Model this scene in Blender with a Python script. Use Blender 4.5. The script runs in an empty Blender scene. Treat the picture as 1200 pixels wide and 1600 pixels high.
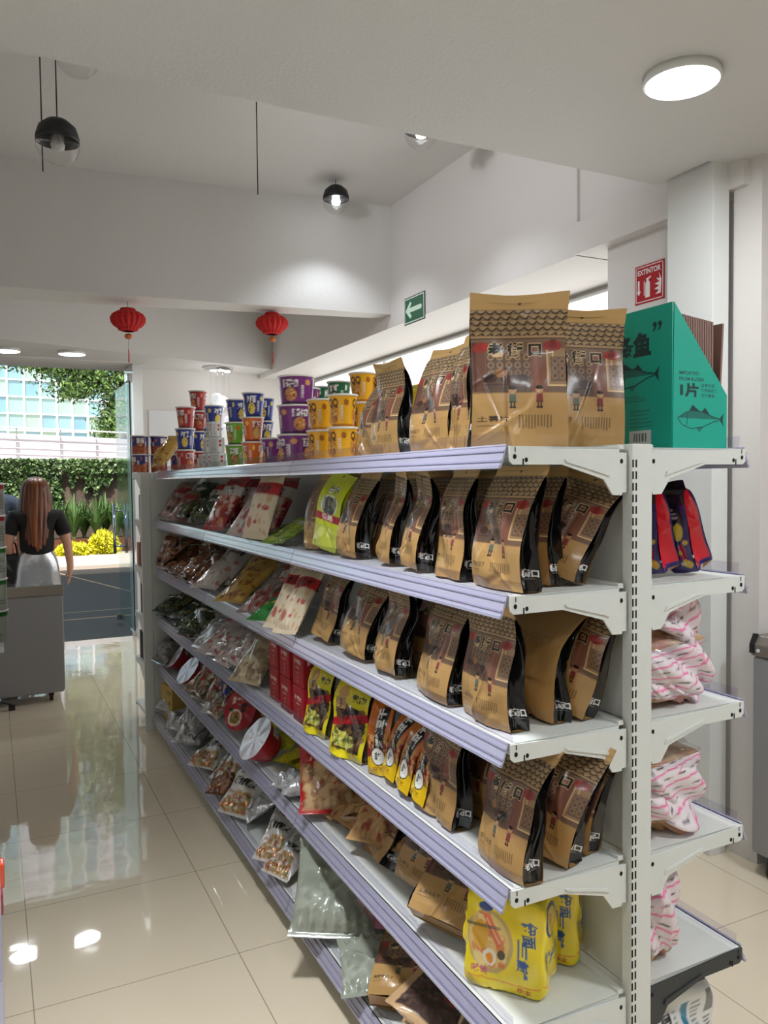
import bpy, bmesh, math, random
import numpy as np
from mathutils import Matrix, Vector, Euler
C = bpy.context.scene.collection
SC = bpy.context.scene
PI = math.pi
R = random.Random(7)
NR = np.random.RandomState(11)

# ---------------------------------------------------------------- camera
FPX = 1243.44
CP = np.array([-1.2592, -1.3076, 1.5528])
_p, _r, _y = -0.0397, -0.0108, -0.4591
def _basis():
    cy, sy = math.cos(_y), math.sin(_y)
    right = np.array([cy, sy, 0]); fwd = np.array([-sy, cy, 0]); up = np.array([0, 0, 1.])
    cp, sp = math.cos(_p), math.sin(_p)
    F = fwd * cp + up * sp; u2 = up * cp - fwd * sp
    cr, sr = math.cos(_r), math.sin(_r)
    return right * cr + u2 * sr, u2 * cr - right * sr, F
CR, CU, CF = _basis()
cam = bpy.data.cameras.new('camera'); cam_o = bpy.data.objects.new('camera', cam); C.objects.link(cam_o)
M = Matrix.Identity(4)
for i in range(3):
    M[i][0] = CR[i]; M[i][1] = CU[i]; M[i][2] = -CF[i]; M[i][3] = CP[i]
cam_o.matrix_world = M
cam.sensor_fit = 'VERTICAL'; cam.sensor_height = 36.0; cam.sensor_width = 27.0
cam.lens = FPX / 1600 * 36; cam.clip_start = 0.05; cam.clip_end = 300
SC.camera = cam_o
# surveying helpers: where a sight line through the photograph meets a known plane of the room
def _ray(px, py): return CF + CR * (px - 600) / FPX + CU * (800 - py) / FPX
def atX(px, py, v): d = _ray(px, py); return CP + d * (v - CP[0]) / d[0]
def atY(px, py, v): d = _ray(px, py); return CP + d * (v - CP[1]) / d[1]
def atZ(px, py, v): d = _ray(px, py); return CP + d * (v - CP[2]) / d[2]
def dep(p): return float((np.array(p) - CP) @ CF)

def S(r, g, b):
    f = lambda c: (c / 255 / 12.92) if c / 255 <= 0.04045 else ((c / 255 + 0.055) / 1.055) ** 2.4
    return (f(r), f(g), f(b))

# ---------------------------------------------------------------- world, sun, exposure
SC.view_settings.view_transform = 'Standard'; SC.view_settings.look = 'None'
SC.view_settings.exposure = 0.0; SC.view_settings.gamma = 1.0; SC.view_settings.use_curve_mapping = False
W = bpy.data.worlds.new('world'); SC.world = W; W.use_nodes = True
nt = W.node_tree; bg = nt.nodes['Background']
sky = nt.nodes.new('ShaderNodeTexSky'); sky.sky_type = 'NISHITA'; sky.sun_disc = False
sky.sun_elevation = math.radians(55); sky.sun_rotation = math.radians(200); sky.dust_density = 3.0; sky.air_density = 1.0
nt.links.new(sky.outputs[0], bg.inputs[0]); bg.inputs[1].default_value = 0.24
def lamp(name, kind, loc, power, color=(1, 1, 1), rot=(0, 0, 0), **kw):
    l = bpy.data.lights.new(name, kind); l.energy = power; l.color = color
    for k, v in kw.items(): setattr(l, k, v)
    o = bpy.data.objects.new(name, l); o.location = loc; o.rotation_euler = rot; C.objects.link(o); return o
sun = lamp('sun', 'SUN', (0, -20, 40), 5.5, (1, .96, .9), angle=math.radians(.6))
sun.rotation_euler = Vector((.18, .62, -1.0)).to_track_quat('-Z', 'Y').to_euler()
LC = (.94, .97, 1.0)
for nm, x, y, p in (('rear_ceiling_light', -.7, -1.7, 12), ('rear_ceiling_light', .95, -1.3, 32), ('rear_ceiling_light', 2.3, -1.4, 8), ('rear_ceiling_light', -2.5, -.8, 9)):
    lamp(nm, 'AREA', (x, y, 2.78), p, LC, shape='DISK', size=.32)
lamp('aisle_ceiling_light', 'AREA', (-.95, .3, 2.78), 15, LC, shape='DISK', size=.3, spread=math.radians(85))
q = lamp('right_wall_fill_spot', 'SPOT', (-1.0, 1.5, 3.25), 90, (.97, .97, 1), spot_size=math.radians(75), spot_blend=1.0, shadow_soft_size=.1); q.rotation_euler = Vector((2.5, 1.3, -.05)).to_track_quat('-Z', 'Y').to_euler()  # unseen fill spot, added above the low ceiling to brighten the right wall
lamp('recess_light', 'AREA', (1.78, 4.6, 2.68), 9, (1, .99, .97), shape='RECTANGLE', size=.3, size_y=4.5)

# ---------------------------------------------------------------- object helpers
def link(name, data, parent=None):
    o = bpy.data.objects.new(name, data); C.objects.link(o)
    if parent is not None: o.parent = parent
    return o
def tag(o, label=None, cat=None, group=None, kind=None):
    if label: o['label'] = label
    if cat: o['category'] = cat
    if group: o['group'] = group
    if kind: o['kind'] = kind
    return o
def thing(name, label, cat, loc=(0, 0, 0), rot=(0, 0, 0), group=None):
    o = link(name, None); o.location = loc; o.rotation_euler = rot
    return tag(o, label, cat, group)
def mesh(name, V, F, mats, col=None, smooth=True, mi=None):
    """V (n,3); F list of index arrays (m,k) of one k each; col (n,3) linear"""
    me = bpy.data.meshes.new(name)
    V = np.asarray(V, dtype=np.float32)
    Fs = [np.asarray(f, dtype=np.int32) for f in F if len(f)]
    loops = np.concatenate([f.ravel() for f in Fs]); cnt = np.concatenate([np.full(len(f), f.shape[1], np.int32) for f in Fs])
    me.vertices.add(len(V)); me.vertices.foreach_set('co', V.ravel())
    me.loops.add(len(loops)); me.loops.foreach_set('vertex_index', loops)
    st = np.concatenate([[0], np.cumsum(cnt)[:-1]]).astype(np.int32)
    me.polygons.add(len(cnt)); me.polygons.foreach_set('loop_start', st)
    try: me.polygons.foreach_set('loop_total', cnt)
    except Exception: pass
    me.polygons.foreach_set('use_smooth', np.full(len(cnt), smooth, bool))
    if mi is not None: me.polygons.foreach_set('material_index', np.asarray(mi, np.int32))
    me.update(calc_edges=True)
    if col is not None:
        a = me.color_attributes.new('Col', 'FLOAT_COLOR', 'POINT')
        c4 = np.ones((len(V), 4), np.float32); c4[:, :3] = col
        a.data.foreach_set('color', c4.ravel())
    for m in (mats if isinstance(mats, (list, tuple)) else [mats]): me.materials.append(m)
    return me
def quads(nv, nu, off=0, flip=False):
    i = np.arange(nv * nu).reshape(nv, nu) + off
    q = np.stack([i[:-1, :-1], i[:-1, 1:], i[1:, 1:], i[1:, :-1]], -1).reshape(-1, 4)
    return q[:, ::-1] if flip else q
class MB:
    """collects plain shapes for one mesh"""
    def __init__(s): s.v = []; s.f = []; s.m = []; s.n = 0
    def add(s, V, F, mi=0):
        for f in F: s.f.append([k + s.n for k in f]); s.m.append(mi)
        s.v.extend([tuple(p) for p in V]); s.n += len(V); return s
    def box(s, a, b, mi=0):
        x0, y0, z0 = a; x1, y1, z1 = b
        return s.add([(x0, y0, z0), (x1, y0, z0), (x1, y1, z0), (x0, y1, z0), (x0, y0, z1), (x1, y0, z1), (x1, y1, z1), (x0, y1, z1)],
                     [(0, 3, 2, 1), (4, 5, 6, 7), (0, 1, 5, 4), (1, 2, 6, 5), (2, 3, 7, 6), (3, 0, 4, 7)], mi)
    def prism(s, poly, axis, a, b, mi=0):
        """polygon of 2D points swept along an axis ('x','y','z') from a to b"""
        n = len(poly); f = {'x': lambda p, t: (t, p[0], p[1]), 'y': lambda p, t: (p[0], t, p[1]), 'z': lambda p, t: (p[0], p[1], t)}[axis]
        V = [f(p, a) for p in poly] + [f(p, b) for p in poly]
        F = [list(range(n))[::-1], list(range(n, 2 * n))] + [(i, (i + 1) % n, n + (i + 1) % n, n + i) for i in range(n)]
        return s.add(V, F, mi)
    def lathe(s, prof, n=24, c=(0, 0, 0), mi=0, ax=None):
        V = []; F = []; m = len(prof)
        for i in range(n):
            a = 2 * PI * i / n
            for r, z in prof: V.append((c[0] + r * math.cos(a), c[1] + r * math.sin(a), c[2] + z))
        for i in range(n):
            j = (i + 1) % n
            for k in range(m - 1): F.append((i * m + k, j * m + k, j * m + k + 1, i * m + k + 1))
        if prof[0][0] > 1e-6: F.append([i * m for i in range(n)][::-1])
        if prof[-1][0] > 1e-6: F.append([i * m + m - 1 for i in range(n)])
        return s.add(V, F, mi)
    def tube(s, pts, r, n=8, mi=0):
        pts = [Vector(p) for p in pts]; rr = r if isinstance(r, (list, tuple)) else [r] * len(pts); V = []; F = []
        up = Vector((0.31, .17, .93))
        for i, p in enumerate(pts):
            t = (pts[min(i + 1, len(pts) - 1)] - pts[max(i - 1, 0)]).normalized()
            a = t.cross(up)
            if a.length < 1e-3: a = t.cross(Vector((1, 0, 0)))
            a.normalize(); b = t.cross(a)
            for k in range(n):
                w = 2 * PI * k / n; V.append(p + (a * math.cos(w) + b * math.sin(w)) * rr[i])
        for i in range(len(pts) - 1):
            for k in range(n): F.append((i * n + k, i * n + (k + 1) % n, (i + 1) * n + (k + 1) % n, (i + 1) * n + k))
        F.append(list(range(n))); F.append([(len(pts) - 1) * n + k for k in range(n)][::-1])
        return s.add(V, F, mi)
    def me(s, name, mats, smooth=False, bevel=0, seg=2):
        m = bpy.data.meshes.new(name); m.from_pydata(s.v, [], s.f)
        for x in (mats if isinstance(mats, (list, tuple)) else [mats]): m.materials.append(x)
        m.polygons.foreach_set('material_index', s.m)
        bm = bmesh.new(); bm.from_mesh(m); bmesh.ops.recalc_face_normals(bm, faces=bm.faces)
        if bevel: bmesh.ops.bevel(bm, geom=list(bm.edges), offset=bevel, segments=seg, affect='EDGES', profile=.5, clamp_overlap=True)
        bm.to_mesh(m); bm.free()
        m.polygons.foreach_set('use_smooth', [smooth] * len(m.polygons)); m.update()
        return m
    def ob(s, name, mats, parent=None, smooth=False, bevel=0, seg=2): return link(name, s.me(name, mats, smooth, bevel, seg), parent)

# ---------------------------------------------------------------- materials
def _out(m): return m.node_tree.nodes['Principled BSDF'], m.node_tree
def mat(name, col, rough=.5, metal=0, var=0, vscale=8, bump=0, bscale=40, coat=0, emit=None, estr=0, spec=.5, alpha=1, trans=0):
    m = bpy.data.materials.new(name); m.use_nodes = True; b, nt = _out(m)
    b.inputs['Base Color'].default_value = (*col, 1); b.inputs['Roughness'].default_value = rough; b.inputs['Metallic'].default_value = metal
    b.inputs['Specular IOR Level'].default_value = spec; b.inputs['Coat Weight'].default_value = coat; b.inputs['Coat Roughness'].default_value = .08
    b.inputs['Alpha'].default_value = alpha; b.inputs['Transmission Weight'].default_value = trans
    if emit: b.inputs['Emission Color'].default_value = (*emit, 1); b.inputs['Emission Strength'].default_value = estr
    tc = nt.nodes.new('ShaderNodeTexCoord')
    n = nt.nodes.new('ShaderNodeTexNoise'); n.inputs['Scale'].default_value = vscale; n.inputs['Detail'].default_value = 4
    nt.links.new(tc.outputs['Object'], n.inputs['Vector'])
    mx = nt.nodes.new('ShaderNodeMix'); mx.data_type = 'RGBA'; mx.blend_type = 'MULTIPLY'; mx.inputs['Factor'].default_value = var
    mx.inputs['A'].default_value = (*col, 1); nt.links.new(n.outputs['Fac'], mx.inputs['B']); nt.links.new(mx.outputs['Result'], b.inputs['Base Color'])
    if bump:
        n2 = nt.nodes.new('ShaderNodeTexNoise'); n2.inputs['Scale'].default_value = bscale; n2.inputs['Detail'].default_value = 3; nt.links.new(tc.outputs['Object'], n2.inputs['Vector'])
        bp = nt.nodes.new('ShaderNodeBump'); bp.inputs['Strength'].default_value = bump; bp.inputs['Distance'].default_value = .01
        nt.links.new(n2.outputs['Fac'], bp.inputs['Height']); nt.links.new(bp.outputs['Normal'], b.inputs['Normal'])
    return m
def film(name, rough=.35, metal=0, coat=0, bump=.15, bscale=60, spec=.5):
    """printed film or card: the print is the mesh's own colour"""
    m = bpy.data.materials.new(name); m.use_nodes = True; b, nt = _out(m)
    a = nt.nodes.new('ShaderNodeVertexColor'); a.layer_name = 'Col'; nt.links.new(a.outputs['Color'], b.inputs['Base Color'])
    b.inputs['Roughness'].default_value = rough; b.inputs['Metallic'].default_value = metal; b.inputs['Coat Weight'].default_value = coat; b.inputs['Coat Roughness'].default_value = .12
    b.inputs['Specular IOR Level'].default_value = spec
    if bump:
        tc = nt.nodes.new('ShaderNodeTexCoord'); n = nt.nodes.new('ShaderNodeTexNoise'); n.inputs['Scale'].default_value = bscale; n.inputs['Detail'].default_value = 3
        nt.links.new(tc.outputs['Object'], n.inputs['Vector'])
        bp = nt.nodes.new('ShaderNodeBump'); bp.inputs['Strength'].default_value = bump; bp.inputs['Distance'].default_value = .004
        nt.links.new(n.outputs['Fac'], bp.inputs['Height']); nt.links.new(bp.outputs['Normal'], b.inputs['Normal'])
    return m
def clear(name, tint=(.95, .95, .97), gloss=.12, rough=.08):
    m = bpy.data.materials.new(name); m.use_nodes = True; nt = m.node_tree
    nt.nodes.remove(nt.nodes['Principled BSDF']); o = nt.nodes['Material Output']
    t = nt.nodes.new('ShaderNodeBsdfTransparent'); t.inputs[0].default_value = (*tint, 1)
    g = nt.nodes.new('ShaderNodeBsdfGlossy'); g.inputs['Roughness'].default_value = rough
    lw = nt.nodes.new('ShaderNodeLayerWeight'); lw.inputs[0].default_value = .5
    pw = nt.nodes.new('ShaderNodeMath'); pw.operation = 'POWER'; pw.inputs[1].default_value = 4; nt.links.new(lw.outputs['Facing'], pw.inputs[0])
    ma = nt.nodes.new('ShaderNodeMath'); ma.operation = 'MULTIPLY_ADD'; ma.inputs[1].default_value = .5; ma.inputs[2].default_value = gloss; ma.use_clamp = True; nt.links.new(pw.outputs[0], ma.inputs[0])
    tc = nt.nodes.new('ShaderNodeTexCoord'); n = nt.nodes.new('ShaderNodeTexNoise'); n.inputs['Scale'].default_value = 30; nt.links.new(tc.outputs['Object'], n.inputs['Vector'])
    bp = nt.nodes.new('ShaderNodeBump'); bp.inputs['Strength'].default_value = .15; bp.inputs['Distance'].default_value = .004; nt.links.new(n.outputs['Fac'], bp.inputs['Height']); nt.links.new(bp.outputs['Normal'], g.inputs['Normal'])
    mx = nt.nodes.new('ShaderNodeMixShader'); nt.links.new(ma.outputs[0], mx.inputs[0]); nt.links.new(t.outputs[0], mx.inputs[1]); nt.links.new(g.outputs[0], mx.inputs[2]); nt.links.new(mx.outputs[0], o.inputs[0])
    return m
m_wall = mat('wall_paint', S(226, 222, 218), .55, var=.06, vscale=1.5, bump=.08, bscale=90)
m_ceil = mat('ceiling_paint', S(222, 220, 217), .6, var=.06, vscale=1.2, bump=.25, bscale=70)
m_text = mat('textured_plaster', S(232, 232, 234), .6, bump=.6, bscale=160)
m_steel = mat('white_powder_coat', S(222, 226, 222), .35, var=.04, vscale=30, bump=.05, bscale=300)
m_panel = mat('white_back_panel', S(214, 217, 212), .45, var=.04)
m_colm = mat('white_gloss_column', S(226, 228, 226), .14, coat=.5)
m_black = mat('black_plastic', S(22, 22, 24), .45)
m_dark = mat('charcoal_steel', S(52, 56, 58), .5)
m_hole = mat('dark_hole', S(14, 14, 15), .9)
m_rail = mat('lavender_price_rail', S(178, 177, 202), .16, var=.08, vscale=6, coat=.6)
m_raild = mat('dark_lavender_groove', S(152, 150, 178), .22)
m_clear = clear('clear_plastic', (.93, .92, .97), .04)
m_bagclear = clear('clear_film', (.96, .96, .97), .10, .1)
m_glass = clear('door_glass', (.86, .95, .95), .04, .0)
m_globe = clear('lamp_globe_glass', (.97, .97, .97), .03, .0)
m_lit = mat('lit_diffuser', (1, 1, 1), .5, emit=(1, .99, .97), estr=9)
m_bulb = mat('lit_bulb', (1, 1, 1), .5, emit=(.95, .97, 1), estr=18)
m_grey = mat('freezer_grey', S(150, 150, 152), .4, var=.04)
m_alu = mat('brushed_aluminium', S(150, 142, 134), .38, .7)
m_chrome = mat('chrome', S(225, 225, 225), .08, 1)
f_kraft = film('kraft_film', .34, coat=.25, bump=.2, bscale=45)
f_black = film('black_gloss_film', .16, coat=.4, bump=.25, bscale=28)
f_gloss = film('printed_gloss_film', .2, coat=.5, bump=.35, bscale=35)
f_foil = film('printed_foil', .24, .4, bump=.6, bscale=40)
f_card = film('printed_card', .5, bump=.05)
f_cup = film('printed_cup', .3, coat=.3, bump=0)
f_soft = film('soft_colour', .8, bump=.3, bscale=60)
# ---------------------------------------------------------------- printed artwork, painted into the meshes' own vertex colours
_glyph = {}
def glyphs(txt, bold):
    k = (txt, bold)
    if k not in _glyph:
        cu = bpy.data.curves.new('t', 'FONT'); cu.body = txt; cu.resolution_u = 3; cu.offset = bold
        o = bpy.data.objects.new('t', cu); me = o.to_mesh(); me.calc_loop_triangles()
        v = np.array([x.co[:2] for x in me.vertices]); t = np.array([x.vertices[:] for x in me.loop_triangles])
        o.to_mesh_clear(); bpy.data.objects.remove(o); bpy.data.curves.remove(cu)
        lo = v.min(0); v = (v - lo) / (v.max(0) - lo); _glyph[k] = v[t]
    return _glyph[k]
class Art:
    def __init__(s, w, h, base):
        s.w, s.h = w, h; s.a = np.empty((h, w, 3)); s.a[:] = base
        s.U, s.V = np.meshgrid((np.arange(w) + .5) / w, (np.arange(h) + .5) / h)
    def mix(s, m, c, al=1.0):
        m = (np.clip(m, 0, 1) * al)[..., None]; s.a = s.a * (1 - m) + np.array(c) * m; return s
    def rect(s, u0, v0, u1, v1, c, al=1): return s.mix(((s.U >= u0) & (s.U <= u1) & (s.V >= v0) & (s.V <= v1)).astype(float), c, al)
    def ell(s, u, v, ru, rv, c, al=1): return s.mix((((s.U - u) / ru) ** 2 + ((s.V - v) / rv) ** 2 <= 1).astype(float), c, al)
    def line(s, p, q, w, c, al=1):
        asp = s.h / s.w; p = np.array(p); q = np.array(q); d = q - p; d2 = np.array([d[0], d[1] * asp])
        x = s.U - p[0]; y = (s.V - p[1]) * asp; L = max((d2 ** 2).sum(), 1e-9); t = np.clip((x * d2[0] + y * d2[1]) / L, 0, 1)
        return s.mix(((x - t * d2[0]) ** 2 + (y - t * d2[1]) ** 2 <= w * w).astype(float), c, al)
    def poly(s, pts, c, al=1):
        m = np.zeros_like(s.U, bool); n = len(pts)
        for i in range(n):
            (x0, y0), (x1, y1) = pts[i], pts[(i + 1) % n]
            if y0 == y1: continue
            m ^= ((y0 > s.V) != (y1 > s.V)) & (s.U < (x1 - x0) * (s.V - y0) / (y1 - y0) + x0)
        return s.mix(m.astype(float), c, al)
    def text(s, t, u0, v0, u1, v1, c, bold=.02, rot=0, al=1, mirror=False):
        x0, y0, x1, y1 = u0 * s.w, v0 * s.h, u1 * s.w, v1 * s.h; m = np.zeros((s.h, s.w))
        for tri in glyphs(t, bold):
            p = tri.copy()
            if rot == 90: p = np.stack([1 - p[:, 1], p[:, 0]], 1)
            if rot == -90: p = np.stack([p[:, 1], 1 - p[:, 0]], 1)
            p = p * [x1 - x0, y1 - y0] + [x0, y0]
            a0, b0 = np.floor(p.min(0)).astype(int); a1, b1 = np.ceil(p.max(0)).astype(int) + 1
            a0, b0, a1, b1 = max(a0, 0), max(b0, 0), min(a1, s.w), min(b1, s.h)
            if a1 <= a0 or b1 <= b0: continue
            X, Y = np.meshgrid(np.arange(a0, a1) + .5, np.arange(b0, b1) + .5)
            e = [(p[(i + 1) % 3, 0] - p[i, 0]) * (Y - p[i, 1]) - (p[(i + 1) % 3, 1] - p[i, 1]) * (X - p[i, 0]) for i in range(3)]
            ins = ((e[0] >= 0) & (e[1] >= 0) & (e[2] >= 0)) | ((e[0] <= 0) & (e[1] <= 0) & (e[2] <= 0))
            m[b0:b1, a0:a1] = np.maximum(m[b0:b1, a0:a1], ins)
        return s.mix(m, c, al)
    def lines(s, u0, v0, u1, v1, n, c, al=.7, vert=False, seed=0):
        """rows of small print"""
        r = random.Random(seed)
        for i in range(n):
            if vert:
                a = u0 + (u1 - u0) * i / n; s.rect(a, v0 + (v1 - v0) * r.random() * .25, a + (u1 - u0) / n * .5, v1, c, al)
            else:
                a = v0 + (v1 - v0) * i / n; s.rect(u0, a, u0 + (u1 - u0) * (.6 + .4 * r.random()), a + (v1 - v0) / n * .5, c, al)
        return s
    def blotch(s, c, n, seed, u0=0, v0=0, u1=1, v1=1, rad=.04, al=.8, cs=None):
        r = random.Random(seed); asp = s.w / s.h
        for i in range(n):
            q = rad * (.5 + r.random()); s.ell(u0 + (u1 - u0) * r.random(), v0 + (v1 - v0) * r.random(), q, q * asp * (.5 + r.random()), r.choice(cs) if cs else c, al)
        return s
    def at(s, u, v):
        x = np.clip(np.asarray(u) * s.w - .5, 0, s.w - 1.001); y = np.clip(np.asarray(v) * s.h - .5, 0, s.h - 1.001)
        i = x.astype(int); j = y.astype(int); fx = (x - i)[..., None]; fy = (y - j)[..., None]; a = s.a
        i2 = np.minimum(i + 1, s.w - 1); j2 = np.minimum(j + 1, s.h - 1)
        return (a[j, i] * (1 - fx) + a[j, i2] * fx) * (1 - fy) + (a[j2, i] * (1 - fx) + a[j2, i2] * fx) * fy
KR = S(178, 140, 86); KRD = S(158, 120, 72); INK = S(36, 26, 22)
def art_kraft(name4=None, big=True, seed=0):
    a = Art(300, 420, KR); U, V = a.U, a.V
    a.rect(0, .355, 1, .74, S(112, 88, 70))                                   # street scene
    a.rect(0, .37, .14, .70, S(104, 66, 54)); a.rect(.02, .37, .045, .70, S(78, 50, 42)); a.rect(.15, .36, .62, .62, S(92, 72, 58))
    for r_ in range(3):                                                       # dishes on the wall shelf
        for c_ in range(5): a.ell(.2 + c_ * .095, .60 - r_ * .055, .036, .024, S(150 - 12 * r_, 122 - 8 * r_, 92)); a.ell(.2 + c_ * .095, .60 - r_ * .055, .02, .013, S(104, 74, 52)); 
    for c_ in range(4): a.rect(.17 + c_ * .11, .46, .25 + c_ * .11, .475, S(70, 50, 40))
    a.rect(.62, .36, .80, .70, S(122, 78, 64)); a.rect(.66, .36, .70, .70, S(134, 88, 72)); a.rect(.80, .40, 1, .66, S(150, 118, 84)); a.rect(.83, .43, 1, .60, S(106, 84, 66))
    for c_ in range(2):
        for r_ in range(3): a.ell(.88 + c_ * .08, .57 - r_ * .05, .035, .024, S(140, 108, 80)); a.ell(.88 + c_ * .08, .57 - r_ * .05, .02, .013, S(96, 70, 56))
    a.rect(.80, .40, 1, .412, S(214, 184, 132)); a.rect(.79, .40, .81, .66, S(196, 164, 116))
    a.ell(.18, .455, .08, .03, S(64, 42, 36)); a.ell(.36, .45, .07, .03, S(76, 48, 40)); a.ell(.3, .49, .06, .03, S(150, 104, 64)); a.ell(.52, .45, .07, .03, S(60, 42, 38))
    a.rect(.1, .405, .6, .418, S(74, 52, 42)); a.rect(.1, .388, .6, .394, S(74, 52, 42))
    for u in (.13, .32, .55): a.rect(u, .36, u + .014, .41, S(74, 52, 42))
    a.line((0, .355), (1, .355), .005, S(140, 108, 68)); a.mix(((V > .30) & (V < .355)).astype(float), S(184, 146, 94), .5)
    for u, sh, tr in ((.42, S(92, 100, 86), S(66, 56, 54)), (.70, S(128, 58, 54), S(100, 48, 48))):   # two plain little figures
        a.rect(u - .028, .262, u - .006, .30, tr); a.rect(u + .006, .262, u + .028, .30, tr); a.ell(u - .017, .259, .019, .007, INK); a.ell(u + .017, .259, .019, .007, INK)
        a.rect(u - .038, .295, u + .038, .352, sh); a.line((u - .04, .345), (u - .07, .33), .012, S(176, 136, 100)); a.line((u + .04, .345), (u + .066, .332), .012, S(176, 136, 100))
        a.ell(u, .374, .040, .026, S(184, 142, 102)); a.ell(u, .389, .041, .014, INK); a.line((u - .038, .295), (u + .038, .295), .004, INK)
    # tiled roof
    t = (V - .735) / .175; rf = (t >= 0) & (t <= 1)
    sh = U * 10.5 + .35 * np.sin(V * 30); row = np.floor(t * 5.0); fu = (sh + .5 * (row % 2)) % 1; fv = (t * 5.0) % 1
    ed = .16 + .55 * np.abs(2 * fu - 1) ** 1.6
    a.mix(rf.astype(float), S(166, 138, 98)); a.mix((rf & (fu < .3)).astype(float), S(140, 112, 80), .8); a.mix((rf & (fv < ed)).astype(float), S(128, 102, 72), .8); a.mix((rf & (np.abs(fv - ed) < .15)).astype(float), S(44, 33, 27))
    a.rect(0, .727, 1, .742, S(170, 138, 98)); a.rect(0, .722, 1, .728, S(60, 42, 34)); a.rect(0, .70, 1, .722, S(124, 98, 78))
    a.ell(.86, .675, .095, .036, S(150, 44, 38)); a.ell(.86, .675, .04, .036, S(120, 34, 30)); a.rect(.83, .708, .89, .716, S(90, 40, 34)); a.rect(.855, .60, .865, .64, S(210, 170, 120))
    a.ell(.09, .665, .07, .034, S(150, 52, 44)); a.rect(.13, .655, .17, .70, S(186, 52, 40))
    for dx, dy in ((-.008, 0), (.008, 0), (0, .006), (0, -.006)): a.text('老 街 口', .17 + dx, .604 + dy, .74 + dx, .70 + dy, S(204, 176, 134), .045)
    a.text('老 街 口', .17, .604, .74, .70, S(18, 14, 13), .05)
    if name4: a.text(name4, .05, .165, .38, .205, INK, .01)
    a.lines(.05, .135, .28, .15, 1, INK, .6)
    a.lines(.48, .115, .84, .21, 11, S(84, 62, 40), .7, True, seed)
    a.mix((V > .91).astype(float), S(200, 162, 104)); a.ell(.5, .945, .022, .012, S(60, 44, 28)); a.rect(0, .905, 1, .91, S(168, 132, 84))
    return a
def art_black(seed=0):
    a = Art(110, 420, S(14, 14, 15)); a.text('老街口', .10, .115, .94, .178, S(236, 236, 234), .04); a.rect(.03, .16, .10, .18, S(160, 40, 36)); a.rect(.3, .10, .8, .104, S(150, 150, 150)); return a
def art_plain(c, seed=0, cs=None, n=40, w=96, h=140, rad=.06, al=.5):
    a = Art(w, h, c)
    if cs: a.blotch(c, n, seed, cs=cs, rad=rad, al=al)
    return a
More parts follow.
